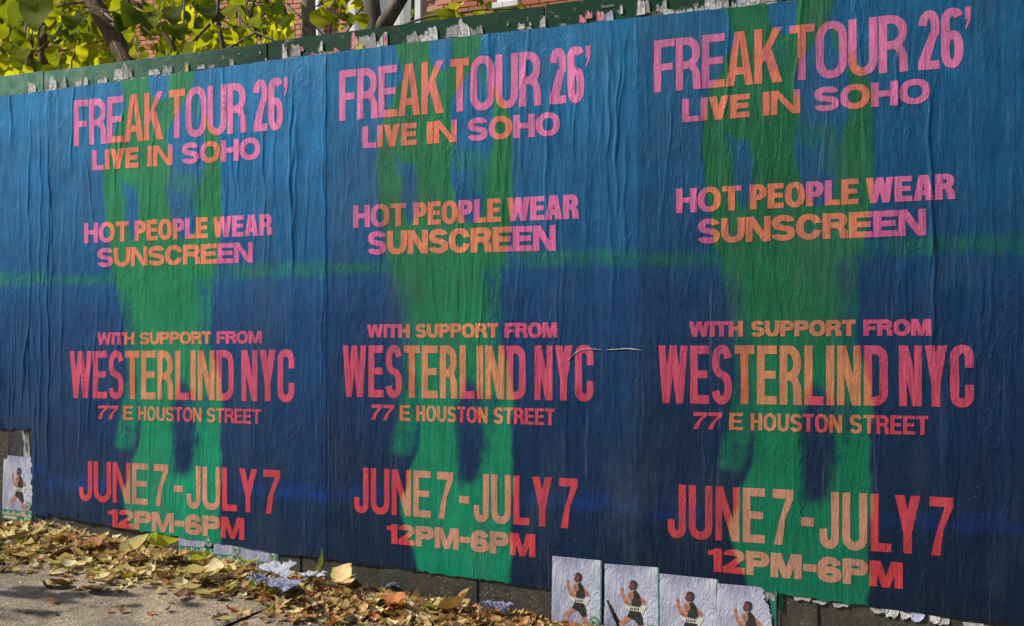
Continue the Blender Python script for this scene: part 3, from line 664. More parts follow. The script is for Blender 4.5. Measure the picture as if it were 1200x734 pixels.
# ------------------------------------------------------------ small runner flyers
FW, FH = .182, .300                               # x right, z up, origin at top left of the sheet
def poly_mesh(name, polys, mat, yoff):
    vs = []; fs = []
    for pl in polys:
        n0 = len(vs); vs += [(x, yoff, z) for x, z in pl]; fs.append(tuple(range(n0, n0 + len(pl))))
    m = mesh_from(name, vs, fs, mat)
    bm = bmesh.new(); bm.from_mesh(m); bmesh.ops.triangulate(bm, faces=bm.faces[:]); bm.to_mesh(m); bm.free(); return m
def px(pts):                                      # print drawn on a 182 x 300 grid measured down from the top of the sheet
    return [(x / 1000, -z / 1000) for x, z in pts]
def circ(cx, cy, rx, ry, n=18): return [(cx + rx * math.cos(2 * math.pi * i / n), cy + ry * math.sin(2 * math.pi * i / n)) for i in range(n)]
PRINT = []
PRINT.append(poly_mesh('runner_print', [px(l) for l in (
    [(55, 86), (61, 80), (66, 86), (67, 98), (70, 112), (62, 116), (56, 104)],                     # raised hand
    [(62, 110), (72, 112), (80, 122), (92, 118), (96, 134), (84, 142), (70, 140), (63, 128)],       # bent forearm and upper arm
    [(80, 100), (88, 92), (98, 92), (102, 104), (100, 118), (90, 122), (80, 114)],                   # shoulder
    [(118, 104), (128, 110), (138, 122), (142, 128), (136, 140), (128, 134), (122, 120)],            # rear arm
    [(80, 182), (92, 186), (84, 200), (66, 212), (62, 226), (66, 244), (58, 246), (50, 226), (48, 208), (60, 196)],   # front leg
    [(112, 208), (128, 206), (134, 224), (146, 240), (160, 250), (150, 256), (132, 250), (118, 232)],                 # trailing leg
)], SKIN, -.0006))
PRINT.append(poly_mesh('runner_print', [px(l) for l in (
    [(86, 62), (92, 56), (102, 58), (104, 72), (100, 84), (92, 90), (86, 84), (83, 76), (86, 70)],)], SKIND, -.0006))
PRINT.append(poly_mesh('runner_print', [px(l) for l in (
    [(88, 58), (96, 52), (108, 54), (114, 64), (112, 78), (104, 88), (98, 86), (104, 72), (102, 60)],
    [(96, 92), (108, 88), (118, 100), (124, 118), (126, 136), (116, 146), (92, 142), (92, 124), (102, 112)],
    [(86, 162), (122, 164), (130, 184), (132, 208), (114, 212), (104, 196), (90, 190), (76, 184)])], BLACK, -.0009))
PRINT.append(poly_mesh('runner_print', [px(l) for l in (
    [(70, 138), (84, 146), (120, 150), (136, 138), (142, 144), (132, 168), (126, 172), (124, 162), (84, 160), (72, 152)],)], BIB, -.0012))
PRINT.append(poly_mesh('runner_print', [px(rc4(x, 150 + i % 2, x + 4, 158 + (i + 1) % 2)) for i, x in enumerate((88, 94, 101, 107, 113))], BLACK, -.0015))
PRINT.append(poly_mesh('badge', [px(circ(160, 226, 20, 22))], BADGE, -.0018))
BADGE2 = poly_mesh('badge_motif', [px(circ(160, 226, 12, 13)), ], CREAM, -.0021)
BADGE3 = poly_mesh('badge_motif', [px([(151, 222), (156, 217), (160, 226), (166, 218), (168, 226), (160, 236), (152, 232)])], BADGE, -.0024)
BADGE4 = poly_mesh('badge_motif', [px([(160 + 18 * math.cos(a), 226 + 20 * math.sin(a)) for a in [R(t) for t in range(0, 361, 20)]] + [(160 + 16 * math.cos(a), 226 + 18 * math.sin(a)) for a in [R(t) for t in range(360, -1, -20)]])], CREAM, -.0021)
STRIP = poly_mesh('skyline_strip', [px(rc4(1, 252, 181, 299))], BADGE, -.0006)
rs = random.Random(3); sk = []
x = 4
while x < 176:
    ww = rs.uniform(3, 9); hh = rs.uniform(6, 20); sk.append(px([(x, 276), (x, 276 - hh), (x + ww * .5, 276 - hh - rs.uniform(0, 4)), (x + ww, 276 - hh), (x + ww, 276)])); x += ww + rs.uniform(1, 4)
SKY = poly_mesh('skyline_print', sk, CREAM, -.0009)
BAR = poly_mesh('strip_panel', [px(rc4(12, 281, 92, 294)), px(rc4(140, 279, 174, 294))], CREAM, -.0009)
EDGE = poly_mesh('green_edge', [px(rc4(181.5, 1, 187, 299))], BADGE, 0)
def flyer(name_y, X, Z, tilt, torn, seed, label, group, clip=None, sx=1.0):
    root = empty('flyer', (X, -name_y, Z), (0, tilt, 0)); root.scale = (sx, 1, 1); tag(root, label, 'flyer', group)
    rn = random.Random(seed); nx, nz = 60, 96
    V = []; F = []
    def hh(x, z):
        return .0022 * noise.noise(Vector((x * 26 + seed * 7, z * 9, seed))) + .0014 * noise.noise(Vector((x * 70, z * 25 + seed, 4)))
    for j in range(nz + 1):
        for i in range(nx + 1):
            x = FW * i / nx + .0016 * noise.noise(Vector((j * .22, seed, 6))); z = -FH * j / nz
            cu = 0
            if torn == 'left_flap' and x < .05 and z < -.13: cu = .5 * max(0, (.05 - x)) * min(1, (-z - .13) * 12) * .5
            V.append((x, -.0018 - .5 * abs(hh(x, z)) * 0 - cu, z))
    def cut(x, z):
        j_ = .012 * noise.noise(Vector((x * 60, z * 60, seed))) + .004 * noise.noise(Vector((x * 240, z * 240, seed)))
        if torn == 'right_diag': return (z > -.13) and x > .140 + (-z) * .32 + j_ or (x > .175 + j_)
        if torn == 'left_flap':
            q = .004 + (-z - .13) * .42; return z < -.13 and q < x < q + .010 + (-z - .13) * .10 + .15 * j_
        if torn == 'corner': return x < .02 + j_ and z > -.02
        return False
    for j in range(nz):
        for i in range(nx):
            xc, zc = FW * (i + .5) / nx, -FH * (j + .5) / nz
            if clip and zc > clip: continue
            if cut(xc, zc): continue
            n = nx + 1; F.append((j * n + i, (j + 1) * n + i, (j + 1) * n + i + 1, j * n + i + 1))
    me = mesh_from('paper', V, F, PAPER_F, True)
    obj('paper', me, root, (0, 0, 0))
    obj('green_edge', EDGE, root, (0, -.0016, 0))
    y = -.0019
    if clip is None:
        for q in PRINT[:5]: obj('runner_print', q, root, (0, y, 0))
    st = obj('skyline_strip', STRIP, root, (0, y, 0)); obj('skyline_print', SKY, st); obj('strip_panel', BAR, st)
    bd = obj('badge', PRINT[5], root, (0, y, 0)); obj('badge_motif', BADGE4, bd); obj('badge_motif', BADGE2, bd); obj('badge_motif', BADGE3, bd)
    return root
GF = 'small runner flyers in a row low on the fence'
a = W(648, 651); flyer(.0062, a[0], a[1], R(.7), 'none', 1, 'leftmost whole runner flyer, badge and skyline strip showing, low beside the dirty base board', GF, sx=1.02)
a = W(709, 660); flyer(.0068, a[0], a[1], R(-.6), 'left_flap', 2, 'runner flyer with a torn strip peeling off its lower left, second in the row', GF, sx=1.075)
a = W(773, 671.5); flyer(.0062, a[0], a[1], R(1.0), 'none', 3, 'runner flyer third in the row, its top at the edge of the darkest blue poster', GF, sx=1.12)
a = W(840, 683); flyer(.0062, a[0], a[1], 0, 'right_diag', 4, 'runner flyer at the right end of the row, its upper right corner torn away', GF, sx=1.08)
GL = 'cut-off flyer bottoms under the blue posters'
for i, (x0, yb) in enumerate(((210, 652), (241, 661), (283, 669))):
    X, Z = W(x0, yb)
    flyer(.0022, X, Z + FH - .0, 0, 'none', 8 + i, ['strip of covered flyer with green badge, nearest the crumpled yellow-green leaf', 'middle covered flyer strip between two others under the lightest creased blue poster', 'covered flyer strip beside the bare base board, rightmost of the three'][i], GL, clip=-.19)
a = W(22, 534); flyer(.0022, a[0] - .09, a[1], R(2), 'corner', 12, 'lavender flyer hanging in the torn corner left of the lightest creased blue poster', GL)

# ------------------------------------------------------------ paper remnants stapled and glued along the top of the fence
def scrap(X, Z, w_, h_, mat, seed, y=-.0035, curl=.003, parent=fence, name='paper_remnant', down=False):
    r_ = random.Random(seed); n = 30; sl = r_.uniform(-.35, .35)      # torn sheet end: ragged fringe on top, cut off by the poster below
    top = [max(.3, .8 + .5 * noise.noise(Vector((i * .075, seed * 1.7, 0))) + .16 * noise.noise(Vector((i * .33, seed, 4))) + .05 * r_.uniform(-1, 1) + 1.3 * sl * (i / n - .5)) for i in range(n + 1)]
    V = []; F = []
    for i in range(n + 1):
        u = i / n; e = min(1, min(u, 1 - u) * 9) ** .5; x = X + (u - .5) * w_; t = max(.15, top[i] * e)
        c = curl * (.5 + .5 * noise.noise(Vector((u * 3, seed, 2))))
        V += [(x, y, Z - h_ / 2), (x, y - c * .4, Z - h_ / 2 + h_ * t * .55), (x, y - c * 1.4, Z - h_ / 2 + h_ * t)]
    for i in range(n):
        a = i * 3; F += [(a, a + 3, a + 4, a + 1), (a + 1, a + 4, a + 5, a + 2)]
    if down: V = [(a, b, 2 * Z - c) for a, b, c in V]; F = [f[::-1] for f in F]
    m = mesh_from(name, V, F, mat)
    return obj(name, m, parent)
SCR = [(38, 104, 12, 12, PAPER), (62, 99, 12, 14, PAPER), (75, 98, 9, 13, PAPER_G), (92, 98, 10, 8, PAPER), (100, 97, 9, 8, PAPER), (120, 95, 14, 6, PAPER), (142, 87, 20, 13, PAPER), (150, 84, 12, 14, PAPER_G), (181, 85, 16, 6, PAPER),
       (196, 81, 14, 9, PAPER_G), (219, 79, 5, 10, PAPER_Y), (236, 79, 10, 4, PAPER), (248, 78, 9, 4, PAPER_G), (272, 74, 6, 8, PAPER_G), (334, 63, 7, 14, PAPER), (346, 61, 14, 11, PAPER_G), (345, 57, 8, 7, PAPER_Y), (353, 58, 7, 5, PAPER_P), (366, 63, 6, 3, PAPER_P),
       (376, 56, 6, 9, PAPER), (385, 62, 14, 3, PAPER_Y), (395, 60, 8, 4, PAPER_P), (416, 50, 9, 14, PAPER_P), (421, 54, 10, 8, PAPER_Y), (430, 49, 22, 16, PAPER_G), (448, 49, 14, 16, PAPER), (452, 49, 5, 15, PAPER_P), (484, 45, 15, 10, PAPER_G), (500, 41, 26, 17, PAPER), (507, 38, 12, 8, PAPER_L),
       (531, 37, 17, 13, PAPER_G), (544, 36, 14, 14, PAPER), (553, 38, 10, 8, PAPER_G), (562, 36, 8, 8, PAPER_G), (611, 31, 8, 7, PAPER), (636, 26, 6, 12, PAPER), (616, 34, 14, 3, PAPER_G), (683, 23, 8, 8, PAPER_P), (690, 18, 8, 8, PAPER_P), (704, 20, 9, 9, PAPER_P), (713, 20, 11, 9, PAPER_L),
       (712, 7, 14, 3, PAPER_G), (728, 12, 4, 9, PAPER), (751, 10, 9, 15, PAPER), (756, 9, 10, 14, PAPER_G), (775, 11, 12, 13, PAPER_G), (783, 14, 12, 6, PAPER), (768, 16, 12, 5, WOOD), (660, 30, 9, 3, PAPER_G),
       (832, 5, 12, 12, PAPER), (846, 3, 14, 14, PAPER_G), (838, 8, 14, 8, PAPER), (870, 2, 14, 10, PAPER_L), (884, 0, 18, 12, PAPER), (900, -2, 16, 10, PAPER_G), (925, -6, 20, 10, PAPER), (945, -9, 16, 8, PAPER), (815, 6, 6, 4, PAPER_G), (860, 6, 5, 6, PAPER)]
for i, (x, y, w_, h_, mt) in enumerate(SCR):
    X, Z = W(x, y); s_ = ray(x, y)[2] / FPX
    scrap(X, Z + h_ * s_ * .1, w_ * s_ * 1.15, h_ * s_ * 1.25, mt, 100 + i, y=-.0022 - .0004 * (i % 4))
for i, (xa, xb, hp) in enumerate(((-30, 100, 5), (96, 215, 4), (212, 330, 2), (330, 420, 3), (470, 640, 1.6), (790, 1000, 6.5))):   # torn fringe of older layers along the posters' top edge
    (x0_, z0_), (x1_, z1_) = [W(q, 112 - (q - 20) * .119 - .5) for q in (xa, xb)]; n = int((x1_ - x0_) / .004); V = []; F = []
    for k in range(n + 1):
        X = x0_ + (x1_ - x0_) * k / n; f_ = smooth_noise(np.array(X), np.array(.3 + i), 40, 1, 80); g_ = smooth_noise(np.array(X), np.array(.9), 170, 1, 81); b_ = smooth_noise(np.array(X), np.array(.9), 12, 1, 83)
        Zb = float(np.interp(X, [a[0] for a in TOP], [a[1] for a in TOP])) + .001
        t = hp * .0038 * max(.12, float(f_ * .9 + g_ * .5 - .35)) * (1 if b_ > .35 else .25); V += [(X, -.0018, Zb - .014), (X, -.0024, Zb + t * .5), (X, -.0042, Zb + t)]
    for k in range(n): F += [(k * 3, k * 3 + 3, k * 3 + 4, k * 3 + 1), (k * 3 + 1, k * 3 + 4, k * 3 + 5, k * 3 + 2)]
    m = mesh_from('torn_fringe', V, F, PAPER if i != 2 else PAPER_G); obj('torn_fringe', m, fence)
rs = random.Random(5)
for i in range(26):                               # tiny staples with scraps of paper in them
    x = rs.uniform(25, 940); y0 = 112 - (x - 20) * .119; X, Z = W(x, y0 - rs.uniform(5, 19)); k = rs.uniform(.004, .011)
    scrap(X, Z, k, k * rs.uniform(.6, 1.6), rs.choice([PAPER, PAPER, PAPER_G]), 300 + i, y=-.0025, curl=.002)
for i, (x, y, w_, h_, mt) in enumerate([(903, 697, 16, 14, PAPER_G), (905, 712, 6, 26, BADGE), (1030, 716, 20, 5, PAPER_G), (1045, 719, 16, 7, PAPER), (1062, 722, 14, 8, PAPER), (1075, 724, 16, 9, PAPER_L), (1095, 727, 12, 8, PAPER), (1105, 729, 14, 7, PAPER_G), (1140, 735, 22, 8, PAPER_G),
                                        (960, 706, 16, 3, PAPER_G), (985, 710, 18, 4, PAPER_G), (940, 702, 20, 4, PAPER_G), (1165, 740, 22, 9, PAPER), (912, 705, 12, 22, GREEN)]):
    X, Z = W(x, y); s_ = ray(x, y)[2] / FPX
    scrap(X, Z, w_ * s_, h_ * s_ * 1.3, mt, 400 + i, y=-.0028, down=True)
for i, (x, y, w_, h_, mt) in enumerate([(30, 520, 16, 30, PAPER_G), (22, 516, 30, 36, DARKP), (28, 508, 14, 14, DARKP), (33, 537, 9, 12, PAPER)]):
    X, Z = W(x, y); s_ = ray(x, y)[2] / FPX
    scrap(X, Z, w_ * s_, h_ * s_ * 1.3, mt, 450 + i, y=-.0019)

# ------------------------------------------------------------ leaves
def leaf_mesh(name, mat, L=.08, Wd=.5, fold=.35, curl=.5, lobes=0, seed=0, n=6, twist=.3):
    r_ = random.Random(seed); V = []; F = []
    for i in range(n + 1):
        t = i / n
        prof = (math.sin(math.pi * min(1, t * 1.0) ** .75)) ** .8 if 0 < t < 1 else 0
        if lobes: prof *= 1 + .45 * math.sin(t * math.pi * lobes * 2 + seed)
        hw = L * Wd * .5 * prof
        ang = curl * (t - .4) * 2; cz = L * (1 - math.cos(ang)) / max(.2, abs(curl)) * .5 if curl else 0
        x = L * (t - .5) * (1 - .15 * abs(curl)); tw = twist * (t - .5) + r_.uniform(-.15, .15)
        fz = hw * math.sin(fold) ; hy = hw * math.cos(fold)
        def P(sy, sz): 
            y_, z_ = sy, sz; return (x, y_ * math.cos(tw) - z_ * math.sin(tw), cz + y_ * math.sin(tw) + z_ * math.cos(tw))
        V += [P(-hy, fz), P(0, 0), P(hy, fz * r_.uniform(.5, 1.3))]
    for i in range(n):
        a = i * 3; b = a + 3
        F += [(a, a + 1, b + 1, b), (a + 1, a + 2, b + 2, b + 1)]
    # short stalk
    k = len(V); s_ = L * .012; x = -L * .5 * (1 - .15 * abs(curl)); z0 = V[1][2]
    V += [(x, -s_, z0), (x, s_, z0), (x - L * .28, s_ * .7, z0 + L * .06), (x - L * .28, -s_ * .7, z0 + L * .06)]; F.append((k, k + 1, k + 2, k + 3))
    return mesh_from(name, V, F, mat, True)
LM = {
    'tan': mat_leaf('dry_tan_leaf', [(0, (.34, .21, .09)), (.35, (.58, .40, .18)), (.7, (.74, .57, .28)), (1, (.46, .27, .11))], .2),
    'pale': mat_leaf('pale_yellow_leaf', [(0, (.70, .60, .30)), (.5, (.78, .70, .42)), (1, (.62, .54, .20))], .25),
    'brown': mat_leaf('brown_leaf', [(0, (.11, .06, .03)), (.5, (.22, .12, .06)), (1, (.33, .19, .09))], .12),
    'rust': mat_leaf('rust_leaf', [(0, (.38, .12, .04)), (.5, (.50, .19, .07)), (1, (.44, .22, .13))], .2),
    'green': mat_leaf('green_fallen_leaf', [(0, (.16, .20, .02)), (.5, (.30, .34, .03)), (1, (.09, .13, .02))], .25)}
def lobed_mesh(name, mat, seed):                  # plane-tree leaf, five toothed lobes, dried and curled
    r_ = random.Random(seed); V = [(0, 0, 0)]; F = []; n = 20
    spr = [0, .55, 1.15, -.55, -1.15]; cu = r_.uniform(.3, 1.1); cu2 = r_.uniform(-.6, .8)
    for i in range(n):
        a = -math.pi + 2 * math.pi * (i + .5) / n
        lob = max(math.exp(-((a - b) / .17) ** 2) * (1 - .25 * abs(b)) for b in spr)
        rad = (.17 + .45 * lob) * r_.uniform(.88, 1.1) if abs(a) < 2.2 else .16
        x, y = rad * math.cos(a), rad * math.sin(a)
        V.append((x, y, cu * y * y * 1.3 + cu2 * x * x + .05 * r_.uniform(-1, 1)))
    for i in range(n): F.append((0, i + 1, (i + 1) % n + 1))
    k = len(V); V += [(-.1, -.012, 0), (-.1, .012, 0), (-.5, .01, .06), (-.5, -.01, .06)]; F.append((k, k + 1, k + 2, k + 3))
    return mesh_from(name, V, F, mat, False)
LV = {k: [lobed_mesh('fallen_leaf', LM[k], 60 + i) for i in range(6)] + [leaf_mesh('fallen_leaf', LM[k], 1.0, .5 + .12 * (i % 4), .25 + .2 * (i % 3), -1.1 + .55 * (i % 5), [0, 0, 2, 3][i % 4], i * 5 + 1) for i in range(6)] for k in LM}
LBLF = {'tan': 'dry tan leaf curled up in the litter along the foot of the fence', 'pale': 'pale yellow leaf in the litter along the foot of the fence', 'brown': 'dark brown withered leaf in the litter along the foot of the fence',
        'rust': 'rust orange leaf in the litter along the foot of the fence', 'green': 'green leaf fallen into the litter along the foot of the fence'}
rl = random.Random(77)
ZN = ['in the far left litter under the lightest poster', 'in the litter around the crumpled paper', 'in the litter below the middle poster']
def pile(X, d):                                   # height of the heap over the pavement
    n_ = .6 + .8 * noise.noise(Vector((X * 3, d * 3, 1)))
    hl = float(np.interp(X, [-3.6, -3.1, -2.8, -2.6, -1.5, -1.2], [.07, .05, .03, .014, .010, .002]))
    return max(0, hl * math.exp(-(d / .20) ** 2) * max(.2, n_))
def reach(X):                                     # how far the litter spreads from the fence
    return float(np.interp(X, [-6, -3.7, -3.2, -2.8, -2.45, -2.25, -2.0, -1.5, -1.0, 0, 4], [.55, .55, .44, .40, .38, .30, .50, .50, .10, .10, .3]))
def rand_leaf(kind=None, edge=False):
    X = rl.uniform(-4.3, -.9) if not edge else rl.uniform(-6.5, 3.4)
    rmax = reach(X) * (1 + .25 * noise.noise(Vector((X * 4, 0, 8))))
    d = min(abs(rl.gauss(0, .5)), 1.6) * rmax
    k = kind or rl.choices(['tan', 'pale', 'brown', 'rust', 'green'], [44, 34 if X < -2.3 else 12, 25, 12 if X > -2.4 else 7, 6])[0]
    L = rl.choice([.035, .045, .06, .075, .095]) * rl.uniform(.8, 1.2)
    if X > -1.25: L *= .6
    if d < .10: L *= .8
    z = gz(X) + .006 + pile(X, d) * rl.random() ** .6 + L * .06
    rot = (rl.gauss(0, .30), rl.gauss(0, .26), rl.uniform(0, 6.283))
    return X, -d - .015, z, rot, L, k
def in_view(X, Y, Z):
    t = (X * AX[0] + (Y + D) * AX[1]); sx = (X * RT[0] + (Y + D) * RT[1]) / t * FPX + 600; sy = 400 - (Z - H) / t * FPX
    return sx, sy, t
cand = []
for _ in range(3200): cand.append(rand_leaf())
for _ in range(700): cand.append(rand_leaf(edge=True))
def show(c):
    sx, sy, t = in_view(c[0], c[1], c[2])
    hide = c[2] < gz(c[0]) + .006 + pile(c[0], -c[1]) * .55
    return (c[4] / t * (.5 if hide else 1)) if (0 < sx < 1200 and 560 < sy < 740) else -1 + c[4] / 100
cand.sort(key=show, reverse=True)
lone = [(31, 674, 'rust'), (38, 672, 'brown'), (80, 672, 'pale'), (92, 667, 'pale'), (62, 709, 'tan'), (31, 720, 'tan'), (44, 721, 'pale'), (66, 722, 'brown'), (130, 719, 'rust'), (143, 719, 'brown'), (140, 695, 'tan'), (134, 677, 'rust'), (107, 680, 'rust'),
        (103, 683, 'tan'), (84, 682, 'rust'), (150, 688, 'brown'), (187, 697, 'tan'), (192, 705, 'pale'), (200, 708, 'brown'), (178, 721, 'rust'), (143, 719, 'tan'), (262, 722, 'tan'), (272, 719, 'rust'), (280, 724, 'brown'), (120, 692, 'tan'), (265, 730, 'pale'), (255, 727, 'brown'), (142, 696, 'brown'), (200, 690, 'tan'), (225, 684, 'pale')]
nlf = 0
for x, y, k in lone:
    X, Y = G(x, y); L = rl.uniform(.035, .065)
    o = obj('fallen_leaf', rl.choice(LV[k]), None, (X, Y, gz(X) + L * .12 + .004), (rl.gauss(0, .25), rl.gauss(0, .25), rl.uniform(0, 6.28)), (L, L, L))
    nm = {'tan': 'tan', 'pale': 'pale yellow', 'brown': 'dark brown', 'rust': 'rust orange'}[k]
    tag(o, nm + ' leaf lying apart from the litter on bare grey pavement', 'leaf', nm + ' leaves scattered on bare pavement'); nlf += 1
for c in cand[:300 - nlf]:
    X, Y, Z, rot, L, k = c
    o = obj('fallen_leaf', rl.choice(LV[k]), None, (X, Y, Z), rot, (L, L, L)); zone_ = 0 if X < -2.75 else (1 if X < -2.2 else 2)
    tag(o, LBLF[k].replace('in the litter along the foot of the fence', ZN[zone_]).replace('into the litter along the foot of the fence', ZN[zone_]), 'leaf', {'pale': 'pale yellow', 'green': 'green', 'tan': 'tan', 'brown': 'dark brown', 'rust': 'rust orange'}[k] + ' leaves, ' + ZN[zone_])
def merge(name, items, label=None, parent=None, mats=None):   # many small leaves in one mesh
    V = []; F = []; mi = []; tone = []; mats = mats or []
    base = {}
    for me, loc, rot, sc in items:
        if me.name not in base:
            base[me.name] = (np.array([v.co[:] for v in me.vertices]), [tuple(p.vertices) for p in me.polygons], mats.index(me.materials[0]))
        bv, bf, im = base[me.name]
        from mathutils import Euler
        A = np.array(Euler(rot).to_matrix()) * sc; n0 = len(V)
        V.extend((bv @ A.T + np.array(loc)).tolist()); F.extend([tuple(i + n0 for i in f) for f in bf]); mi.extend([im] * len(bf)); tone.extend([rl.random()] * len(bv))
    m = bpy.data.meshes.new(name); m.from_pydata(V, [], F)
    for t in mats: m.materials.append(t)
    m.polygons.foreach_set('material_index', mi); m.polygons.foreach_set('use_smooth', [True] * len(F))
    a = m.attributes.new('tone', 'FLOAT', 'POINT'); a.data.foreach_set('value', tone)
    return obj(name, m, parent)
items = [(rl.choice(LV[k]), (X, Y, Z), rot, L) for X, Y, Z, rot, L, k in cand[300 - nlf:]]
for _ in range(5200):                             # crumbs of broken leaf
    X, Y, Z, rot, L, k = rand_leaf(edge=rl.random() < .3)
    if rl.random() < .25: Y *= rl.uniform(1, 2.2); Z = gz(X) + .004
    items.append((rl.choice(LV[rl.choice(['tan', 'brown', k])]), (X, Y, Z - .003), rot, rl.uniform(.008, .035)))
lit = merge('leaf_litter', items, mats=[LM[k] for k in LM])
tag(lit, 'broken brown and tan leaf litter heaped along the foot of the fence', 'litter', kind='stuff')

# big yellow-green crumpled leaf, pale fans, plastic and crumpled papers
BIGL = mat_leaf('yellow_green_leaf', [(0, (.46, .50, .05)), (1, (.50, .54, .08))], .3)
def big_leaf(x, y, L, rot, mat, label, Wd=.7, fold=.7, curl=.9, lift=.03, seed=3):
    X, Y = G(x, y); o = obj('large_leaf', leaf_mesh('large_leaf', mat, L, Wd, fold, curl, 0, seed, 12, .6), None, (X, Y, gz(X) + lift), rot); tag(o, label, 'leaf'); return o
big_leaf(188, 668, .16, (-.7, .1, R(12)), BIGL, 'large crumpled yellow-green leaf propped against the fence foot', lift=.095)
big_leaf(160, 668, .15, (-.6, -.35, R(40)), LM['pale'], 'large pale pleated leaf left of the crumpled yellow-green one', fold=.9, lift=.085, seed=5)
big_leaf(232, 672, .13, (.3, .2, R(80)), BIGL, 'upright yellow-green leaf below the covered flyer strips', lift=.05, seed=6)
big_leaf(230, 684, .12, (-.3, .2, R(60)), LM['pale'], 'pale drooping leaf at the litter edge left of centre', fold=.6, lift=.04, seed=7)
big_leaf(252, 682, .13, (-.3, -.2, R(120)), LM['pale'], 'pale oval leaf beside the drooping one at the litter edge', fold=.3, lift=.04, seed=8)
big_leaf(290, 676, .11, (-.2, .1, R(10)), BIGL, 'round yellow-green leaf just left of the crumpled paper', Wd=.8, fold=.3, lift=.055, seed=9)
big_leaf(95, 628, .17, (-.2, .05, R(6)), mat_leaf('dark_green_leaf', [(0, (.05, .09, .02)), (1, (.12, .17, .02))], .1), 'long dark green leaf lying flat along the far litter', Wd=.25, lift=.05, seed=10)
big_leaf(377, 690, .16, (-.2, -.9, R(70)), LM['green'], 'spiky green leaf standing up right of the crumpled paper', Wd=.3, lift=.08, seed=11)
big_leaf(405, 696, .15, (-.5, .1, R(150)), LM['tan'], 'broad folded tan leaf right of the spiky green leaf', Wd=.8, lift=.06, seed=12)
big_leaf(535, 724, .17, (-.4, -.2, R(50)), LM['tan'], 'feathery tan leaf left of the small white paper', Wd=.6, lift=.04, seed=13)
big_leaf(463, 722, .14, (-.3, .2, R(170)), LM['rust'], 'spotted rust leaf in front of the base board', Wd=.6, lift=.045, seed=14)

def crumple(name, x, y, w_, d_, h_, mat, seed, label, cat, lift=.01):
    X, Y = G(x, y); r_ = random.Random(seed); n = 22; bm = bmesh.new(); h_ *= .8
    def fold(u, v):                               # sum of sharp random folds
        h = 0
        for k in range(7):
            rr = random.Random(seed * 31 + k); a = rr.uniform(0, math.pi); c = rr.uniform(-.35, .35); h += rr.uniform(.3, 1) * abs(math.cos(a) * u + math.sin(a) * v - c) * (1 if k % 2 else -1)
        return h
    hs = [fold(i / n - .5, j / n - .5) for j in range(n + 1) for i in range(n + 1)]; lo_, hi_ = min(hs), max(hs)
    g = [[bm.verts.new(((i / n - .5) * w_ * (1 + .25 * noise.noise(Vector((i * .3, j * .3, seed)))), (j / n - .5) * d_ * (1 + .25 * noise.noise(Vector((i * .3, j * .3, seed + 5)))),
          h_ * (hs[j * (n + 1) + i] - lo_) / (hi_ - lo_) + .008 * noise.noise(Vector((i * .5, j * .5, seed + 9))) + lift)) for i in range(n + 1)] for j in range(n + 1)]
    for j in range(n):
        for i in range(n):
            e = min(i, j, n - 1 - i, n - 1 - j) / n + .16 * noise.noise(Vector((i * .35, j * .35, seed + 3)))
            if e < .03: continue
            bm.faces.new((g[j][i], g[j][i + 1], g[j + 1][i + 1], g[j + 1][i]))
    for v in [v for v in bm.verts if not v.link_faces]: bm.verts.remove(v)
    bmesh.ops.solidify(bm, geom=bm.faces[:], thickness=.0012)
    o = bm_obj(name, bm, mat); o.location = (X, Y, gz(X)); tag(o, label, cat); return o
WHT = mat_simple('white_crumpled_paper', (.62, .64, .72), .55, .2, 30)
SILV = mat_simple('grey_plastic_film', (.28, .28, .27), .3, .4, 20)
o = crumple('crumpled_paper', 324, 700, .19, .16, .10, PAPER_L, 1, 'crumpled lavender and white flyer lying in the leaves near the base board', 'paper', .02)
crumple('crumpled_paper', 322, 690, .17, .06, .09, WHT, 2, 'torn white paper crumpled behind the lavender one in the leaves', 'paper', .04)
crumple('crumpled_paper', 366, 690, .14, .06, .05, WHT, 5, 'small twisted white paper against the base board, right of the crumpled flyer', 'paper', .035)
crumple('crumpled_paper', 578, 728, .11, .08, .07, PAPER_L, 3, 'small folded lavender paper standing among leaves below the runner flyers', 'paper', .02)
crumple('crumpled_paper', 459, 698, .05, .04, .035, PAPER_L, 6, 'tiny lavender paper scrap beside the base board', 'paper', .03)
crumple('crumpled_paper', 298, 694, .04, .05, .05, WHT, 8, 'small white paper twist left of the crumpled flyer', 'paper', .03)
# bent white plastic lid rim with a grey film under it
X, Y = G(70, 628); lid = empty('plastic_lid', (X, Y, gz(X) + .045), (R(12), 0, R(5))); tag(lid, 'bent white and grey plastic lid half buried at the far end of the litter', 'litter')
bm = bmesh.new(); tube(bm, [(.13 * math.cos(t), .055 * math.sin(t) + .01 * math.sin(3 * t), .02 * math.sin(t * 2)) for t in np.linspace(-2.6, 1.3, 20)], .006, 6); bm_obj('rim', bm, WHT, lid, True)
bm = bmesh.new(); c = bm.verts.new((0, 0, .014)); rg = [bm.verts.new((.124 * math.cos(t), .05 * math.sin(t), .012 * math.sin(t * 3))) for t in np.linspace(0, 2 * math.pi, 21)[:-1]]
for i in range(20): bm.faces.new((c, rg[i], rg[(i + 1) % 20]))
bm_obj('film', bm, SILV, lid)
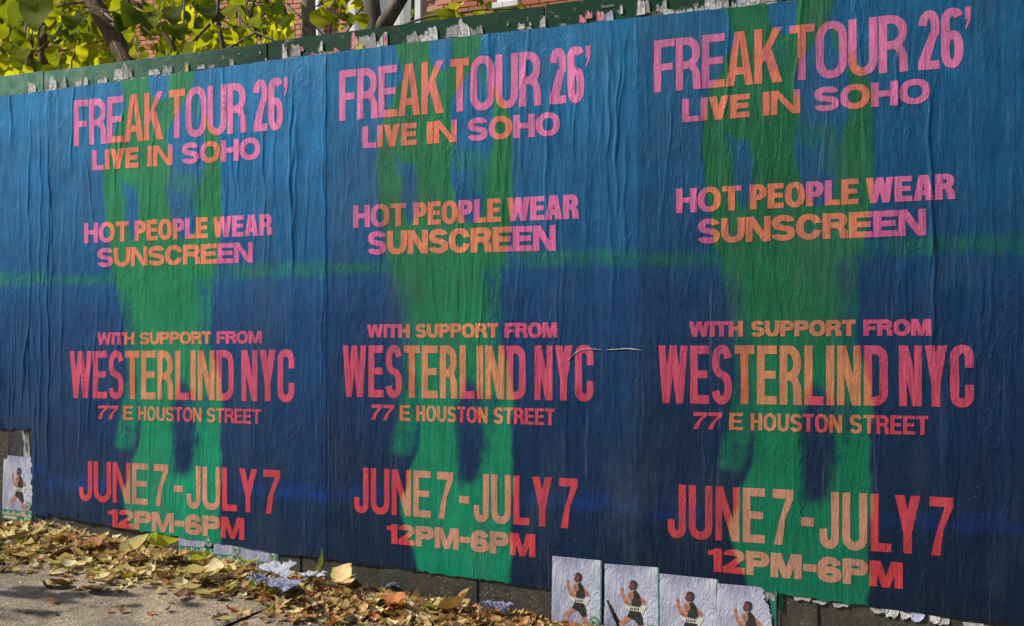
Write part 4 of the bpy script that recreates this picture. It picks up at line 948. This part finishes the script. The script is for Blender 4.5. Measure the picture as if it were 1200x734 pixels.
# a few twigs
rt_ = random.Random(9)
TWIG = mat_bark('twig_bark', (.06, .04, .025), (.16, .11, .07))
for i, (x, y) in enumerate(((60, 655), (240, 690), (555, 700), (420, 712), (150, 668))):
    X, Y = G(x, y); a = rt_.uniform(0, 3.1) if i != 2 else 1.2; L = rt_.uniform(.1, .2)
    bm = bmesh.new(); tube(bm, [(0, 0, 0), (math.cos(a) * L * .5, math.sin(a) * L * .5, .012 + (.05 if i == 2 else 0)), (math.cos(a) * L, math.sin(a) * L, .004 + (.12 if i == 2 else 0))], [.003, .0022, .0012], 5)
    o = bm_obj('twig', bm, TWIG); o.location = (X, Y, gz(X) + .035)
    tag(o, ['thin dark twig in the far left litter', 'thin twig at the litter edge left of the crumpled flyer', 'bent stem leaning against the base board', 'thin twig among leaves in front of the base board', 'thin twig in the litter left of the large pale leaf'][i], 'twig')

# ------------------------------------------------------------ behind the fence: brick building
BD = 7.0
def B_(x, y, d=BD): a = ray(x, y, d); return a[0], a[1]
bld = empty('brick_building', (-6, BD, gz(-6))); tag(bld, 'red brick building with white window frames, seen through leaves over the fence', 'building')
def bput(name, bm, mat, smooth=False):
    o = bm_obj(name, bm, mat, bld, smooth); o.matrix_parent_inverse = Matrix.Translation(bld.location).inverted(); return o
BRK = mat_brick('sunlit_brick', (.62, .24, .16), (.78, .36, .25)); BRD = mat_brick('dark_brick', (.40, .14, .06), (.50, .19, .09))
MORT = mat_simple('mortar', (.42, .25, .19), .9, .2, 30); WH = mat_simple('white_frame_paint', (.78, .77, .74), .5, .08, 8)
GLS = M('window_glass', (.05, .06, .07), .08, .6).m
BX0, BX1 = -13.0, 1.5
win = [(B_(409, 45)[0], B_(494, 45)[0], 3.2, 6.3), (B_(584, 5)[0], B_(604, 5)[0] , 4.86, 6.6), (-10.6, -9.7, 4.0, 6.2)]
bm = bmesh.new()
edges_ = sorted([BX0, BX1] + [e for w_ in win for e in w_[:2]])
for a, b in zip(edges_, edges_[1:]):
    ww = [w_ for w_ in win if abs(w_[0] - a) < 1e-6]
    if ww: box(bm, a, b, BD + .012, BD + .4, gz(0) - 1, ww[0][2]); box(bm, a, b, BD + .012, BD + .4, ww[0][3], 9)
    else: box(bm, a, b, BD + .012, BD + .4, gz(0) - 1, 9)
bput('wall', bm, MORT)
bm = bmesh.new(); box(bm, BX0, BX1, BD + .4, BD + 6, gz(0) - 1, 9); bput('rear_block', bm, MORT)
bm = bmesh.new(); box(bm, BX0 - .1, BX1 + .1, BD - .12, BD + 6.1, 9, 9.25); bput('cornice', bm, WH)
BL_, BH_ = .215, .065
def brick_mesh(mat):
    b = bmesh.new(); box(b, 0, BL_ - .01, -.0, .03, 0, BH_ - .01, .003); m = bpy.data.meshes.new('brick'); b.to_mesh(m); b.free(); m.materials.append(mat); return m
bmA, bmB = brick_mesh(BRK), brick_mesh(BRD)
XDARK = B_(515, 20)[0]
singles = []; rest = []
rows = int((7.2 - 2.6) / BH_)
for r_ in range(rows):
    z = 2.6 + r_ * BH_
    for c_ in range(int((BX1 - BX0) / BL_)):
        x = BX0 + c_ * BL_ + (r_ % 2) * BL_ / 2
        if any(w_[0] - .19 < x < w_[1] + .0 and w_[2] - .07 < z < w_[3] + .02 for w_ in win): continue
        sx, sy, t = in_view(x, BD, z)
        if not (-60 < sx < 800 and sy > -90): 
            if sx > 900 or sx < -200: continue
        lim = 90 - .119 * (sx - 20)
        (singles if (150 < sx < 720 and -3 < sy < lim + 4) else rest).append((x, z))
singles.sort(key=lambda q: -(q[1] * 0 + q[0])) 
rest += singles[300:]; singles = singles[:300]
rb = random.Random(2)
for x, z in singles:
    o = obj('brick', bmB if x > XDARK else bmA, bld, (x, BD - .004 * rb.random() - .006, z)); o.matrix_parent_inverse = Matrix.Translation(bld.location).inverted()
V = []; F = []; tone = []; mi = []
for x, z in rest:
    y = BD - .004 * rb.random() - .006; n0 = len(V)
    V += [(x + a, y + b, z + c) for a in (0, BL_ - .01) for b in (0, .03) for c in (0, BH_ - .01)]
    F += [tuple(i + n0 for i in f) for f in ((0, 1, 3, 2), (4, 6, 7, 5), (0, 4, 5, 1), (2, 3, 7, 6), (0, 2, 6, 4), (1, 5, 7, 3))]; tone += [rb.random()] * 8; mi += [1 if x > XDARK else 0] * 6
m = bpy.data.meshes.new('brickwork'); m.from_pydata(V, [], F); m.materials.append(BRK); m.materials.append(BRD); m.polygons.foreach_set('material_index', mi)
a = m.attributes.new('tone', 'FLOAT', 'POINT'); a.data.foreach_set('value', tone)
o = obj('brickwork', m, bld); o.matrix_parent_inverse = Matrix.Translation(bld.location).inverted(); o['kind'] = 'stuff'
for i, (a, b, z0, z1) in enumerate(win):
    wd = empty('window', ((a + b) / 2, BD, z0)); wd.parent = bld; wd.matrix_parent_inverse = Matrix.Translation(bld.location).inverted()
    def wput(name, bm_, mat):
        o = bm_obj(name, bm_, mat, wd); o.matrix_parent_inverse = Matrix.Translation(wd.location).inverted(); return o
    f_ = .10
    bm = bmesh.new(); box(bm, a, a + f_, BD - .03, BD + .12, z0, z1, .004); box(bm, b - f_, b, BD - .03, BD + .12, z0, z1, .004)
    box(bm, a + f_, b - f_, BD - .028, BD + .12, z1 - f_, z1 - .002, .004)
    if i == 0:
        for k in range(1, 3): xx = a + (b - a) * k / 3; box(bm, xx - .04, xx + .04, BD + .01, BD + .1, z0, z1 - f_, .004)
    else: box(bm, (a + b) / 2 - .02, (a + b) / 2 + .02, BD + .01, BD + .08, z0, z1 - f_, .003)
    wput('frame', bm, WH)
    bm = bmesh.new(); box(bm, a - .06, b + .06, BD - .08, BD + .10, z0 - .07, z0 - .002, .006); wput('sill', bm, WH)
    bm = bmesh.new(); box(bm, a + f_, b - f_, BD + .13, BD + .14, z0, z1 - f_); wput('pane', bm, GLS if i else WH)
    if i == 0: bm = bmesh.new(); box(bm, a + f_, b - f_, BD + .10, BD + .125, z0, z1 - f_ - .002); wput('blind', bm, WH)
xp = B_(378, 20)[0]
bm = bmesh.new(); tube(bm, [(xp, BD - .07, gz(xp)), (xp, BD - .07, 9)], .045, 12); bput('drainpipe', bm, WH, True)

# ------------------------------------------------------------ trees and vines between fence and building
def at(x, y, d): a = ray(x, y, d); return Vector((a[0], d, a[1]))
BARK1 = mat_bark('brown_bark', (.085, .045, .020), (.20, .115, .055)); BARK2 = mat_bark('grey_brown_bark', (.05, .04, .03), (.20, .15, .10)); BARK3 = mat_bark('pale_smooth_bark', (.14, .11, .07), (.34, .28, .18))
GLF = mat_leaf('live_leaf', [(0, (.10, .15, .008)), (.3, (.24, .29, .012)), (.6, (.44, .46, .015)), (.85, (.68, .64, .02)), (1, (.15, .20, .012))], .6, .65)
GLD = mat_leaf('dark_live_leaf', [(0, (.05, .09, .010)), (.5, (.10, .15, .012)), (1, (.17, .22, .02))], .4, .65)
heart = []
for i in range(7):
    V = []; F = []; n = 8; r_ = random.Random(50 + i); wdt = .75 + .2 * (i % 3); fold = .15 + .12 * (i % 4); cv = .25 + .25 * (i % 3)
    for k in range(n + 1):
        t = k / n; hw = .5 * wdt * (math.sin(math.pi * t ** .62) ** .62 if 0 < t < 1 else 0) * (1 + .06 * math.sin(k * 2.1 + i))
        z = -cv * t * t * .5 + .04 * math.sin(t * 9 + i); lobe = -.10 * (1 - t) ** 6
        V += [(t + lobe * 1, -hw, z + hw * fold + .02 * r_.uniform(-1, 1)), (t + .02, 0, z), (t + lobe * 1, hw, z + hw * fold + .02 * r_.uniform(-1, 1))]
    for k in range(n):
        a = k * 3; F += [(a, a + 1, a + 4, a + 3), (a + 1, a + 2, a + 5, a + 4)]
    s_ = .012; k = len(V); V += [(-.35, -s_ * .7, .12), (-.35, s_ * .7, .12), (.03, s_, 0), (.03, -s_, 0)]; F.append((k, k + 1, k + 2, k + 3))
    heart.append(mesh_from('leaf', V, F, GLF, True))
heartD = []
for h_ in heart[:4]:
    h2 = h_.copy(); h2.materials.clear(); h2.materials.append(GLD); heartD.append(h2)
rv = random.Random(31)
def leaf_rot():                                   # hanging, tip down, blade facing anywhere
    return (rv.uniform(-1.0, 1.0), rv.uniform(.1, 1.5), rv.uniform(0, 6.283))
def tree(name, label, trunk_pts, radii, mat, branches=(), group=None):
    p0 = trunk_pts[0]; root = empty(name, p0); tag(root, label, 'tree', group)
    inv = Matrix.Translation(root.location).inverted()
    bm = bmesh.new(); tube(bm, trunk_pts, radii, 12, .12, len(label)); o = bm_obj('trunk', bm, mat, root, True); o.matrix_parent_inverse = inv
    for pts, rd in branches:
        bm = bmesh.new(); tube(bm, pts, rd, 7, .1, 3); o = bm_obj('branch', bm, mat, root, True); o.matrix_parent_inverse = inv
    return root, inv
def foot(x, d): a = ray(x, 100, d); return Vector((a[0], d, gz(a[0]) - .03))
def on_trunk(x, y, m_=17):                        # keep the slanting trunk and the pale trunk in the open
    tx = 108 + (y / 78) * 44
    return abs(x + 6 - tx) < m_ or (abs(x - 360) < 14)
def addleaf(root, inv, me, loc, rot, sc):
    o = obj('leaf', me, root, loc, rot, (sc, sc, sc)); o.matrix_parent_inverse = inv; return o
# leaning trunk
d = 1.3
T1, I1 = tree('leaning_tree', 'leaning brown tree with a thick slanting trunk and broad yellow-green leaves', [foot(215, d), at(175, 130, d), at(152, 78, d), at(130, 38, d), at(108, 0, d), at(88, -40, d), at(60, -110, d + .2)], [.07, .062, .058, .054, .052, .05, .035], BARK1,
              [([at(128, 30, d), at(140, 30, d - .1), at(150, 10, d - .2), at(152, -20, d - .2)], [.018, .014, .011, .008]), ([at(95, -30, d), at(130, -10, d), at(170, 10, d), at(200, 50, d), at(213, 70, d)], [.02, .016, .016, .014, .012]),
               ([at(60, -110, d + .2), at(40, -60, d), at(25, -10, d), at(10, 20, d)], [.02, .014, .01, .006]), ([at(88, -40, d), at(150, -30, d + .3), at(220, -25, d + .4), at(300, -20, d + .4)], [.02, .016, .012, .006]),
               ([at(60, 8, d + .5), at(110, 0, d + .5), at(150, -8, d + .5)], [.012, .01, .008]), ([at(20, 66, d + .4), at(70, 60, d + .4), at(120, 48, d + .5), at(170, 30, d + .5)], [.006, .006, .005, .004])])
T2, I2 = tree('slender_tree', 'upright smooth pale trunk rising behind the fence left of the forked tree', [foot(363, 1.6), at(363, 120, 1.6), at(362, 46, 1.6), at(361, 0, 1.6), at(360, -120, 1.6)], [.052, .047, .044, .042, .036], BARK3,
              [([at(335, 5, 1.4), at(350, 18, 1.4), at(366, 28, 1.4), at(382, 44, 1.4)], [.007, .006, .006, .004]), ([at(361, -80, 1.6), at(330, -40, 1.3), at(300, -5, 1.3), at(290, 30, 1.3)], [.015, .012, .009, .005])])
d = 1.0
T3, I3 = tree('forked_tree', 'dark forked tree whose two thick stems part just above the fence', [foot(440, d), at(440, 120, d), at(438, 50, d), at(437, 30, d), at(436, 0, d), at(438, -60, d)], [.075, .07, .066, .05, .040, .03], BARK2,
              [([at(440, 42, d), at(452, 26, d), at(464, 8, d), at(478, -14, d), at(500, -60, d)], [.05, .042, .036, .034, .03]), ([at(436, -5, d), at(428, -15, d), at(415, -40, d)], [.014, .012, .01]),
               ([at(484, -60, d), at(484, 0, d), at(483, 32, d)], [.009, .009, .011]), ([at(395, -30, d), at(392, 10, d), at(385, 45, d)], [.005, .005, .004]), ([at(428, 5, d), at(415, 20, d), at(405, 42, d)], [.006, .005, .004])])
T4, I4 = tree('sapling', 'thin sapling pair of brown stems, left one, over the fence at the far left', [foot(36, 1.5), at(35, 88, 1.5), at(34, 40, 1.5), at(33, -30, 1.5)], [.032, .028, .026, .02], BARK1, group='sapling stems at the far left')
T5, I5 = tree('sapling', 'thin sapling stem nearer the slanting trunk, over the fence at the far left', [foot(53, 1.4), at(51, 88, 1.4), at(50, 40, 1.4), at(50, -30, 1.4)], [.036, .030, .028, .02], BARK1, group='sapling stems at the far left')
d = .7
T6, I6 = tree('vine', 'leafy climbing vine with thin stems and broad leaves along the fence top', [foot(280, .5), at(272, 120, .5), at(262, 60, .5), at(255, 20, .5), at(258, -40, .5)], [.02, .014, .012, .009, .006], BARK2,
              [([at(262, 60, .5), at(300, 38, .5), at(330, 52, .45)], [.008, .006, .004]), ([at(255, 20, .5), at(215, 60, .6), at(216, 0, .6)], [.007, .007, .005]), ([at(330, 52, .45), at(400, 55, .4), at(500, 20, .4), at(560, 12, .4), at(620, 10, .4)], [.006, .006, .005, .004, .003]),
               ([at(300, 38, .5), at(288, 8, .5), at(300, -30, .5)], [.006, .005, .004])])
T6['category'] = 'vine'
# large leaves one can tell apart: x, y of the leaf base, depth behind fence, size in px, dark?, owner
near = []
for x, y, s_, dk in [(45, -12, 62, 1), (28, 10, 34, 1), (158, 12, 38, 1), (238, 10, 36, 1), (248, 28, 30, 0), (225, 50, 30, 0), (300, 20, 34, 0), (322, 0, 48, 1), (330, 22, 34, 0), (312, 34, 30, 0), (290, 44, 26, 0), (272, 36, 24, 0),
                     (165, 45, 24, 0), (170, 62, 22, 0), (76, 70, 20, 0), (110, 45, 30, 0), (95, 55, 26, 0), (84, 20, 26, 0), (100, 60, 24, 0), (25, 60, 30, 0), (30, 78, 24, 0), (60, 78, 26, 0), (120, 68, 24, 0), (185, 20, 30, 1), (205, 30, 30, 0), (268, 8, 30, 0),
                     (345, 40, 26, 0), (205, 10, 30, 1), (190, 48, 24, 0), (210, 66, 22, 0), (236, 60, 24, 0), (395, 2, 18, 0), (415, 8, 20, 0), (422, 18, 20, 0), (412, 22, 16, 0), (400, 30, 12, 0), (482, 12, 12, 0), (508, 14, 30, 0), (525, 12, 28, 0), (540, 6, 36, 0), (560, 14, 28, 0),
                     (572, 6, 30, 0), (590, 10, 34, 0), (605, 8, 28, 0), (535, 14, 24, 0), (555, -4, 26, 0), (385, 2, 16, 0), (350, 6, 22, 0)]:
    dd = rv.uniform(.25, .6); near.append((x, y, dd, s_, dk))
own = [(T1, I1), (T6, I6), (T3, I3)]
cnt = {0: 0, 1: 0, 2: 0}
for x, y, dd, s_, dk in near:
    if on_trunk(x, y + 12, 20): continue
    k = 0 if x < 200 else (1 if x < 380 or x > 500 else 2); p_ = at(x, y, dd); sc = s_ * (.78 if s_ < 45 else .9) * ray(x, y, dd)[2] / FPX
    rot = (rv.uniform(-.7, .7), rv.uniform(.5, 1.35), rv.uniform(-1.2, .6) - 1.57 * rv.choice([0, 0, 1]))
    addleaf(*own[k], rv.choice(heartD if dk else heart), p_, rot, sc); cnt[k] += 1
for _ in range(800):                              # middle layer
    x = rv.uniform(-60, 350) if rv.random() < .96 else rv.uniform(350, 420); lim = 90 - .119 * (x - 20)
    y = rv.uniform(-60, lim - 4) if x < 350 else rv.uniform(-20, 30)
    if rv.random() < (.55 if 165 < x < 200 and 25 < y < 80 else .0): continue
    if 262 < x < 350 and rv.random() < .5: continue
    if on_trunk(x, y + 6): continue
    dd = rv.uniform(.5, 2.2); k = 0 if x < 205 else 1
    if cnt[k] >= 290: continue
    addleaf(*own[k], rv.choice(heart if rv.random() < .72 else heartD), at(x, y, dd), leaf_rot(), rv.uniform(11, 23) * ray(x, y, dd)[2] / FPX); cnt[k] += 1
items = []
for _ in range(5200):                             # far layer, read as one mass
    x = rv.uniform(-160, 215); y = rv.uniform(-160, 110); dd = rv.uniform(2.2, 4.5)
    if x > 150 and rv.random() < .75: continue
    items.append((rv.choice(heart), at(x, y, dd), leaf_rot(), rv.uniform(7, 15) * ray(x, y, dd)[2] / FPX))
for _ in range(260):
    x = rv.uniform(200, 345); y = rv.uniform(-60, 60); dd = rv.uniform(2.2, 3.6)
    items.append((rv.choice(heart), at(x, y, dd), leaf_rot(), rv.uniform(9, 18) * ray(x, y, dd)[2] / FPX))
fol = merge('foliage', [(a, tuple(b), c, e) for a, b, c, e in items], mats=[GLF, GLD]); tag(fol, 'dense mass of yellow-green foliage far behind the left end of the fence', 'foliage', kind='stuff')
rw = random.Random(8)
for i in range(34):                               # thin twigs through the leaves, parts of the two leafy plants
    x = rw.uniform(20, 345); y = rw.uniform(-10, 70 - .119 * x); dd = rw.uniform(.5, 1.8); a = rw.uniform(-1.2, 1.8); L = rw.uniform(20, 60)
    pts = [at(x + L * t * math.cos(a) + rw.uniform(-3, 3), y + L * t * math.sin(a) + rw.uniform(-3, 3), dd) for t in (0, .35, .7, 1)]
    bm = bmesh.new(); tube(bm, pts, [.006, .005, .004, .0025], 5); k = 0 if x < 205 else 1
    o = bm_obj('twig', bm, rw.choice([BARK2, BARK3, BARK1]), own[k][0], True); o.matrix_parent_inverse = own[k][1]

# ------------------------------------------------------------ young tree added out of view on the left; its low crown dapples the pavement
st_, sti = tree('street_tree', 'young street tree on the pavement left of the leaf litter, beyond the far left poster', [Vector((-7.0, -2.0, gz(-7) - .02)), Vector((-6.9, -2.0, 1.4)), Vector((-6.6, -1.95, 2.3)), Vector((-6.1, -1.9, 2.9))], [.06, .05, .035, .015], BARK2,
    [([(-6.85, -2.0, 1.5), (-6.3, -1.8, 1.8), (-5.6, -1.7, 2.1), (-5.0, -1.75, 2.3)], [.025, .018, .012, .006]), ([(-6.6, -1.95, 2.3), (-6.0, -2.1, 2.4), (-5.3, -2.1, 2.6)], [.02, .014, .006])])
items = []
for _ in range(170):
    u = rv.random(); cx = -6.5 + 1.7 * u + rv.gauss(0, .12); items.append((rv.choice(heart), (cx, -1.95 + rv.gauss(0, .28), 1.85 + .55 * u + rv.gauss(0, .22)), leaf_rot(), rv.uniform(.07, .13)))
o = merge('crown', items, mats=[GLF], parent=st_); o.matrix_parent_inverse = sti; o['kind'] = 'stuff'
